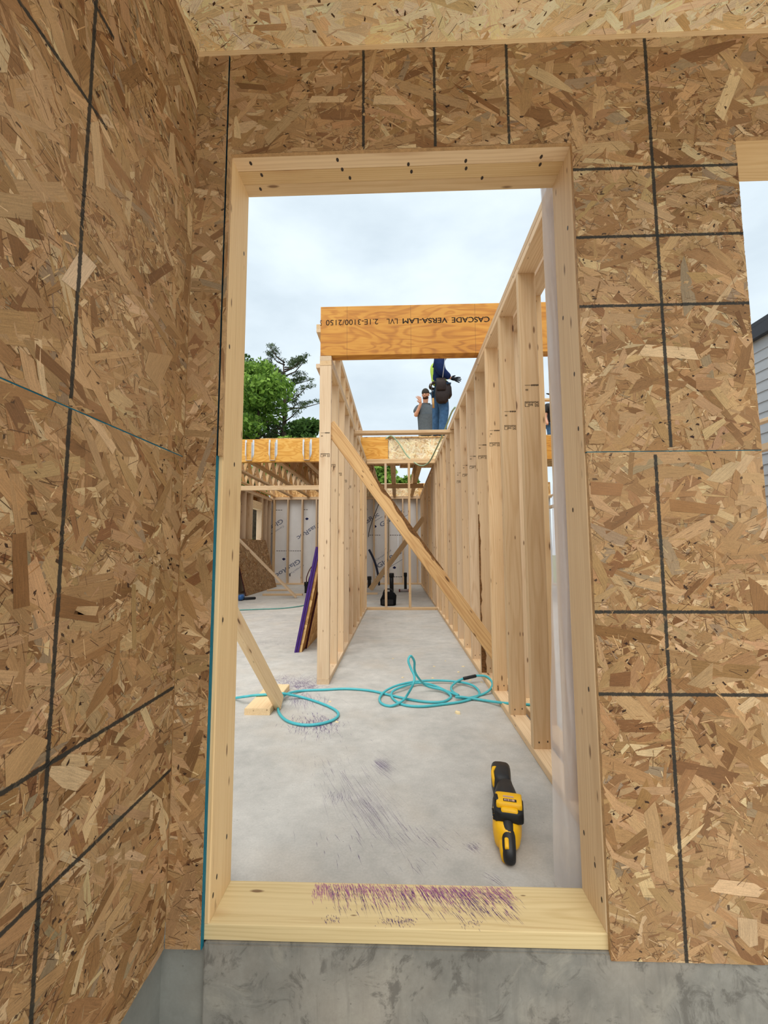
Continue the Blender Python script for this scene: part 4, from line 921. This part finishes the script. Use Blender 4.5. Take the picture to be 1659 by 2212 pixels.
skin('shirt', {'pel': (0, 0, .99, (.115, .13)), 'wa': (-.01, 0, 1.10, (.135, .155)), 'ch': (-.03, 0, 1.30, (.15, .18)), 'nk': (-.02, 0, 1.48, .10), 'sl': (-.03, .18, 1.44, .09), 'el': (.10, .24, 1.62, .07), 'hl': (.18, .19, 1.76, .056), 'sr': (-.03, -.19, 1.44, .105), 'ma': (-.02, -.23, 1.30, .105), 'er': (0, -.25, 1.15, .088), 'wr': (.17, -.205, 1.04, .054)}, chain('pel', 'wa', 'ch', 'nk')+chain('ch', 'sl', 'el', 'hl')+chain('ch', 'sr', 'ma', 'er', 'wr'), NAVYS, P1, root='pel')
skin('jeans', {'pel': (0, 0, .99, (.14, .16)), 'hp1': (-.03, .085, .88, .115), 'kn1': (-.05, .09, .50, .084), 'sh1': (-.06, .10, .30, .076), 'an1': (-.06, .10, .08, .072), 'hp2': (.02, -.085, .88, .118), 'kn2': (.07, -.09, .52, .09), 'sh2': (.045, -.09, .30, .080), 'an2': (.03, -.09, .08, .076)}, chain('pel', 'hp1', 'kn1', 'sh1', 'an1')+chain('pel', 'hp2', 'kn2', 'sh2', 'an2'), JEANS, P1, root='pel')
for x, y in ((-.03, .10), (.06, -.09)):
    bo = loft('boot', [(-.10, 0, .05, .08, .10), (-.02, 0, .055, .09, .11), (.14, 0, .045, .09, .085), (.18, 0, .04, .06, .06)], BOOT, P1); bo.location = (x, y, 0); bo.rotation_euler = (0, 0, -PI/2)
skin('safety_vest', {'pel': (-.005, .02, .98, (.150, .150)), 'wa': (.0, .03, 1.12, (.142, .150)), 'ch': (-.022, .03, 1.30, (.158, .165)), 'nk': (-.03, .02, 1.44, (.12, .13))}, chain('pel', 'wa', 'ch', 'nk'), HIVIS, P1, root='pel')
link('tool_belt', tube_mesh('tool_belt', [(.165*math.cos(a*PI/12), .19*math.sin(a*PI/12), .985+.01*math.sin(a)) for a in range(25)], .026, 8), LEATHER, P1, keep=False)
loft('tool_pouch', [(.60, .02, -.20, .13, .08), (.63, .02, -.205, .20, .11), (.74, .02, -.205, .24, .13), (.86, .02, -.20, .22, .12), (.97, .01, -.19, .17, .08)], LEATHER, P1, axis='z', e=3)
loft('tool_pouch', [(.80, .0, -.262, .13, .03), (.82, .0, -.267, .16, .05), (.94, .0, -.262, .17, .06), (1.02, .0, -.252, .16, .05)], LEATHER, P1, axis='z', e=4)
loft('tool_pouch', [(.72, .13, -.12, .09, .12), (.76, .14, -.12, .12, .16), (.90, .14, -.11, .11, .15), (.96, .13, -.11, .09, .12)], LEATHER, P1, axis='z', e=3)
hand('glove', (.16, -.205, 1.035), (1, -.05, -.16), (0, -1, .35), GLOVE, P1, 1.2)
link('lanyard', tube_mesh('lanyard', [(.13, -.36, 1.54), (.06, -.375, 1.30), (.02, -.345, 1.00)], .005, 6), STEEL, P1, keep=False)
head(P1, (.03, 0, 1.72), .2, PI/2, beard=False)
hm = tag(empty('hammer', (.60, 5.98, 3.40)), 'wood handled hammer hanging from the tool belt', 'hammer')
link('hammer_handle', tube_mesh('hammer_handle', [(.035, 0, 0), (.03, 0, .17)], [.020, .017], 8), plain('hammer_wood', (186, 140, 84), .6, .2), hm, keep=False)
link('hammer_shaft', tube_mesh('hammer_shaft', [(.03, 0, .17), (0, 0, .42)], .010, 8), BOOT, hm, keep=False); loft('hammer_head', [(-.06, 0, .43, .022, .022), (-.02, 0, .43, .028, .028), (.03, 0, .43, .022, .026), (.08, 0, .42, .03, .008)], STEEL, hm)
# worker in the grey T-shirt
P2 = skin('person', {'pel': (0, 0, .90, (.07, .07)), 'ch': (0, 0, 1.18, (.07, .07)), 'nk': (0, -.01, 1.39, .058), 'hd0': (0, -.03, 1.47, .066), 'hd': (0, -.04, 1.56, .082), 'hp1': (-.09, 0, .85, .09), 'kn1': (-.10, -.02, .46, .056), 'an1': (-.10, .03, .09, .04), 'ft1': (-.10, -.1, .035, .036), 'hp2': (.09, 0, .85, .09), 'kn2': (.10, -.02, .46, .056), 'an2': (.10, .03, .09, .04), 'ft2': (.10, -.1, .035, .036),
     'sl': (-.17, 0, 1.32, .056), 'el': (-.235, -.10, 1.05, .046), 'wl': (-.108, -.19, 1.345, .033), 'sr': (.17, 0, 1.32, .056), 'er': (.23, .02, 1.05, .044), 'wr': (.22, -.08, .84, .032)},
     chain('pel', 'ch', 'nk', 'hd0', 'hd')+chain('pel', 'hp1', 'kn1', 'an1', 'ft1')+chain('pel', 'hp2', 'kn2', 'an2', 'ft2')+chain('ch', 'sl', 'el', 'wl')+chain('ch', 'sr', 'er', 'wr'), SKIN, root='pel')
P2.location = (.655, 8.2, DZ); tag(P2, 'bearded person in grey T-shirt and backward cap raising a hand to the face', 'person')
skin('t_shirt', {'hem': (0, 0, .56, (.215, .20)), 'pel': (0, 0, .90, (.205, .18)), 'ch': (0, 0, 1.22, (.195, .165)), 'nk': (0, -.01, 1.36, .095), 'sl': (-.17, 0, 1.32, .095), 'el': (-.222, -.065, 1.13, .080), 'sr': (.17, 0, 1.32, .078), 'er': (.22, .015, 1.12, .072)}, chain('hem', 'pel', 'ch', 'nk')+chain('ch', 'sl', 'el')+chain('ch', 'sr', 'er'), GREYS, P2, root='pel')
skin('work_trousers', {'pel': (0, 0, .90, (.12, .10)), 'hp1': (-.085, 0, .82, .088), 'kn1': (-.10, -.02, .46, .08), 'an1': (-.10, .03, .09, .066), 'hp2': (.085, 0, .82, .088), 'kn2': (.10, -.02, .46, .08), 'an2': (.10, .03, .09, .066)}, chain('pel', 'hp1', 'kn1', 'an1')+chain('pel', 'hp2', 'kn2', 'an2'), plain('tan_trousers', (150, 138, 120), .8, .1, var=.12), P2, root='pel')
for x in (-.10, .10): loft('boot', [(-.19, x, .04, .06, .06), (-.15, x, .045, .09, .085), (.02, x, .055, .09, .11), (.09, x, .05, .08, .10)], BOOT, P2)
hand('hand', (-.115, -.185, 1.31), (-.25, -.1, 1), (.6, -1, 0), SKIN, P2, 1.2, .6); hand('hand', (.22, -.08, .84), (0, -.2, -1), (1, 0, 0), SKIN, P2, 1.0, .5)
head(P2, (0, -.045, 1.575), .30, -.35)
# third worker, mostly hidden behind the plastic sheet
P3 = skin('person', {'pel': (0, 0, .90, (.07, .07)), 'ch': (0, 0, 1.18, (.07, .07)), 'nk': (0, -.01, 1.39, .058), 'hd0': (0, -.03, 1.47, .066), 'hd': (0, -.04, 1.56, .082), 'hp1': (-.09, 0, .85, .09), 'kn1': (-.10, -.02, .46, .056), 'an1': (-.10, .03, .09, .04), 'ft1': (-.10, -.1, .035, .036), 'hp2': (.09, 0, .85, .09), 'kn2': (.10, -.02, .46, .056), 'an2': (.10, .03, .09, .04), 'ft2': (.10, -.1, .035, .036), 'sl': (-.17, 0, 1.32, .056), 'el': (-.22, 0, 1.05, .046), 'wl': (-.2, -.1, .85, .033), 'sr': (.17, 0, 1.32, .056), 'er': (.23, .02, 1.05, .044), 'wr': (.22, -.08, .84, .032)},
     chain('pel', 'ch', 'nk', 'hd0', 'hd')+chain('pel', 'hp1', 'kn1', 'an1', 'ft1')+chain('pel', 'hp2', 'kn2', 'an2', 'ft2')+chain('ch', 'sl', 'el', 'wl')+chain('ch', 'sr', 'er', 'wr'), SKIN, root='pel')
p3 = at(1196, 842, 'y', 8.3); P3.location = (p3.x, 8.3, DZ); tag(P3, 'person in black cap mostly hidden behind the plastic sheet', 'person')
skin('dark_shirt', {'hem': (0, 0, .84, (.17, .13)), 'ch': (0, 0, 1.22, (.195, .165)), 'nk': (0, -.01, 1.36, .095), 'sl': (-.17, 0, 1.32, .095), 'el': (-.215, 0, 1.13, .066), 'sr': (.17, 0, 1.32, .078), 'er': (.22, .015, 1.12, .066)}, chain('hem', 'ch', 'nk')+chain('ch', 'sl', 'el')+chain('ch', 'sr', 'er'), BOOT, P3, root='ch')
skin('jeans', {'pel': (0, 0, .90, (.15, .12)), 'hp1': (-.09, 0, .82, .11), 'kn1': (-.10, -.02, .46, .08), 'an1': (-.10, .03, .09, .066), 'hp2': (.09, 0, .82, .11), 'kn2': (.10, -.02, .46, .08), 'an2': (.10, .03, .09, .066)}, chain('pel', 'hp1', 'kn1', 'an1')+chain('pel', 'hp2', 'kn2', 'an2'), JEANS, P3, root='pel')
head(P3, (0, -.045, 1.575), .1, .9)
for x in (-.10, .10): loft('boot', [(-.19, x, .04, .06, .06), (-.15, x, .045, .09, .085), (.02, x, .055, .09, .11), (.09, x, .05, .08, .10)], BOOT, P3)

# ------------------------------------------------------------------ right side: framing seen past the plastic and through the window
ow = stud_wall('stud_wall', 'outer stud wall seen through the window opening', 4.15, 4.24, .6, 10.64, [.62+S16*k for k in range(24)], 2.395, 1)
lumber('window_header', (4.195, .65, 2.11), (4.195, 10.6, 2.11), .089, .076, (1, 0, 0), SPRUCE, ow)
kw = tag(empty('knee_wall', (1.9, 7.2, DZ)), 'low framed wall on the deck beyond the right corridor wall', 'wall frame')
for z in (.019, .85): lumber('plate', (1.75, 6.6, DZ+z), (3.2, 6.6, DZ+z), .089, .038, (0, 1, 0), SPRUCE, kw)
for x in (1.78, 1.90, 2.3, 2.7, 3.1): lumber('stud', (x, 6.6, DZ+.038), (x, 6.6, DZ+.831), .089, .038, (0, 1, 0), SPRUCE, kw)
# neighbouring house with lap siding and dark fascia
hs = tag(empty('house', (7.5, 6, -.5)), 'neighbouring grey sided house with dark roof fascia', 'house')
SID = plain('grey_siding', (176, 180, 184), .6, .25, var=.03, scale=3); FAS = plain('dark_fascia', (56, 58, 64), .5, .3)
box('wall_core', 5.13, 10, 1.2, 11.5, -.5, 3.95, SID, hs)
bm = bmesh.new(); P_ = [(5.128, 0), (5.108, 0), (5.122, .15), (5.128, .15)]
A = [bm.verts.new((x, 1.2, z)) for x, z in P_]; B = [bm.verts.new((x, 11.5, z)) for x, z in P_]; bm.faces.new(A); bm.faces.new(B[::-1])
for i in range(4): bm.faces.new((A[i], B[i], B[(i+1) % 4], A[(i+1) % 4]))
bmesh.ops.recalc_face_normals(bm, faces=bm.faces[:]); plk = newmesh('siding_plank', bm); plk.materials.append(SID)
for i in range(30): link('siding_plank', plk, None, hs, Matrix.Translation((0, 0, -.5+.146*i)))
box('fascia', 5.02, 5.10, 1.0, 11.7, 3.90, 4.06, FAS, hs); prism('roof', [(5.02, 4.062), (5.02, 4.12), (7.6, 5.6), (10.2, 4.12), (10.2, 4.062)], 'y', 1.0, 11.7, FAS, hs)

# ------------------------------------------------------------------ trees
def m_leaf(name, a, b):
    k = NT(name); at_ = k.n('Attribute'); at_.attribute_name = 'tint'
    col = k.ramp(at_.outputs['Fac'], [(0, lin(*a)), (1, lin(*b))])
    k.b.inputs['Subsurface Weight'].default_value = 0
    tl = k.n('BsdfTranslucent'); k.put(tl.inputs[0], col); k.fin(col, .6, .2)
    m = k.n('MixShader'); m.inputs[0].default_value = .35; k.t.links.new(k.b.outputs[0], m.inputs[1]); k.t.links.new(tl.outputs[0], m.inputs[2]); k.t.links.new(m.outputs[0], k.out.inputs[0])
    return k.m
LEAF = m_leaf('green_leaves', (66, 100, 34), (154, 188, 82)); LEAFD = m_leaf('dark_green_leaves', (44, 70, 32), (102, 134, 66)); NEED = m_leaf('pine_needles', (46, 60, 40), (96, 112, 70))
TRUNK = plain('grey_brown_trunk', (78, 66, 56), .9, .1, var=.2, scale=8)
def foliage(name, cl, n, size, mat, parent, seed, asp=.55):
    """n leaf quads scattered in the cluster ellipsoids (x, y, z, rx, ry, rz)"""
    rg = np.random.default_rng(seed); cl = np.array(cl); vol = cl[:, 3]*cl[:, 4]*cl[:, 5]; k = rg.choice(len(cl), n, p=vol/vol.sum())
    d = rg.normal(size=(n, 3)); d /= np.linalg.norm(d, axis=1)[:, None]; d *= (rg.random(n)**.45)[:, None]
    c = cl[k, :3]+d*cl[k, 3:]; a = rg.normal(size=(n, 3)); a /= np.linalg.norm(a, axis=1)[:, None]; b = np.cross(a, rg.normal(size=(n, 3))); b /= np.linalg.norm(b, axis=1)[:, None]
    s = size*(.6+.8*rg.random(n))[:, None]; q = np.stack([c-a*s, c+b*s*asp, c+a*s, c-b*s*asp], 1).reshape(-1, 3)
    me = bpy.data.meshes.new(name); me.vertices.add(n*4); me.vertices.foreach_set('co', q.ravel().astype(np.float32)); me.loops.add(n*4); me.loops.foreach_set('vertex_index', np.arange(n*4, dtype=np.int32)); me.polygons.add(n); me.polygons.foreach_set('loop_start', np.arange(0, n*4, 4, dtype=np.int32)); me.update(calc_edges=True)
    at_ = me.attributes.new('tint', 'FLOAT', 'POINT'); at_.data.foreach_set('value', np.repeat(rg.random(n), 4).astype(np.float32))
    o = link(name, me, mat, parent); o['kind'] = 'stuff'; return o
def leafy(label, x, y, z0, h, r, seed, n=9000, mat=LEAF, size=.13, base=-.4):
    t = tag(empty('leafy_tree', (x, y, base)), label, 'tree'); rr = random.Random(seed); cl = []
    link('trunk', tube_mesh('trunk', [(x, y, base), (x+.1, y, z0+h*.3), (x, y+.1, z0+h*.8)], [.22, .16, .05], 10), TRUNK, t)
    for i in range(26):
        a = rr.uniform(0, 2*PI); f = rr.random(); rad = r*(1-abs(f-.35)*1.05)*rr.uniform(.3, .95); zc = z0+h*f
        cx, cy = x+rad*math.cos(a), y+rad*math.sin(a)*.8; cl.append((cx, cy, zc, r*rr.uniform(.26, .42), r*rr.uniform(.26, .42), h*rr.uniform(.08, .14)))
        if i % 2 == 0: link('branch', tube_mesh('branch', [(x, y, zc-h*.12), (cx, cy, zc)], [.06, .02], 6), TRUNK, t)
    foliage('foliage', cl, n, size, mat, t, seed)
leafy('bright green leafy tree filling the left side behind the beam', -7.6, 21, 4.2, 6.6, 3.1, 2, 17000, LEAF, .12)
leafy('darker leafy tree behind the bright green tree', -10.2, 25, 5, 8.0, 3.2, 6, 12000, LEAFD, .14)
leafy('low leafy tree beyond the back wall, behind the left corridor wall', -1.3, 24, 3.0, 3.9, 1.6, 8, 6000, LEAF, .14)
leafy('small leafy tree seen through the far truss gap', .55, 26, 2.2, 3.4, 1.5, 12, 5000, LEAF, .14)
leafy('green tree outside the small left room window', -6.6, 14.5, .2, 4.2, 1.5, 15, 6000, LEAFD, .10)
leafy('low bushy tree at the foot of the pine', -5.0, 21.5, 4.6, 3.3, 1.9, 23, 8000, LEAFD, .12)
# pine
pt = tag(empty('pine_tree', (-7.0, 24, -.4)), 'sparse dark pine tree with thin spreading branches', 'tree'); rp_ = random.Random(11); cl = []
link('trunk', tube_mesh('trunk', [(-7.0, 24, -.4), (-6.95, 24, 6), (-6.9, 24, 10.5), (-7.05, 24, 12.6)], [.24, .2, .10, .03], 10), TRUNK, pt)
for i in range(46):
    f = i/45; z = 6.0+6.6*f; a = rp_.uniform(0, 2*PI); L = (3.1-2.0*f)*rp_.uniform(.55, 1.05)
    if math.cos(a) > .2: L *= 1.15
    dx, dy = math.cos(a)*L, math.sin(a)*L*.8; up_ = rp_.uniform(.05, .6)+.5*f
    pts = [Vector((-6.95, 24, z)), Vector((-6.95+dx*.5, 24+dy*.5, z+up_*.25)), Vector((-6.95+dx, 24+dy, z+up_))]
    link('branch', tube_mesh('branch', pts, [.05, .035, .014], 6), TRUNK, pt)
    for t in (.45, .62, .78, .92, 1.0):
        c = pts[0].lerp(pts[2], t); cl.append((c.x+rp_.uniform(-.2, .2), c.y+rp_.uniform(-.2, .2), c.z+rp_.uniform(-.05, .22), .30, .30, .13))
foliage('foliage', cl, 9500, .10, NEED, pt, 5, .22)
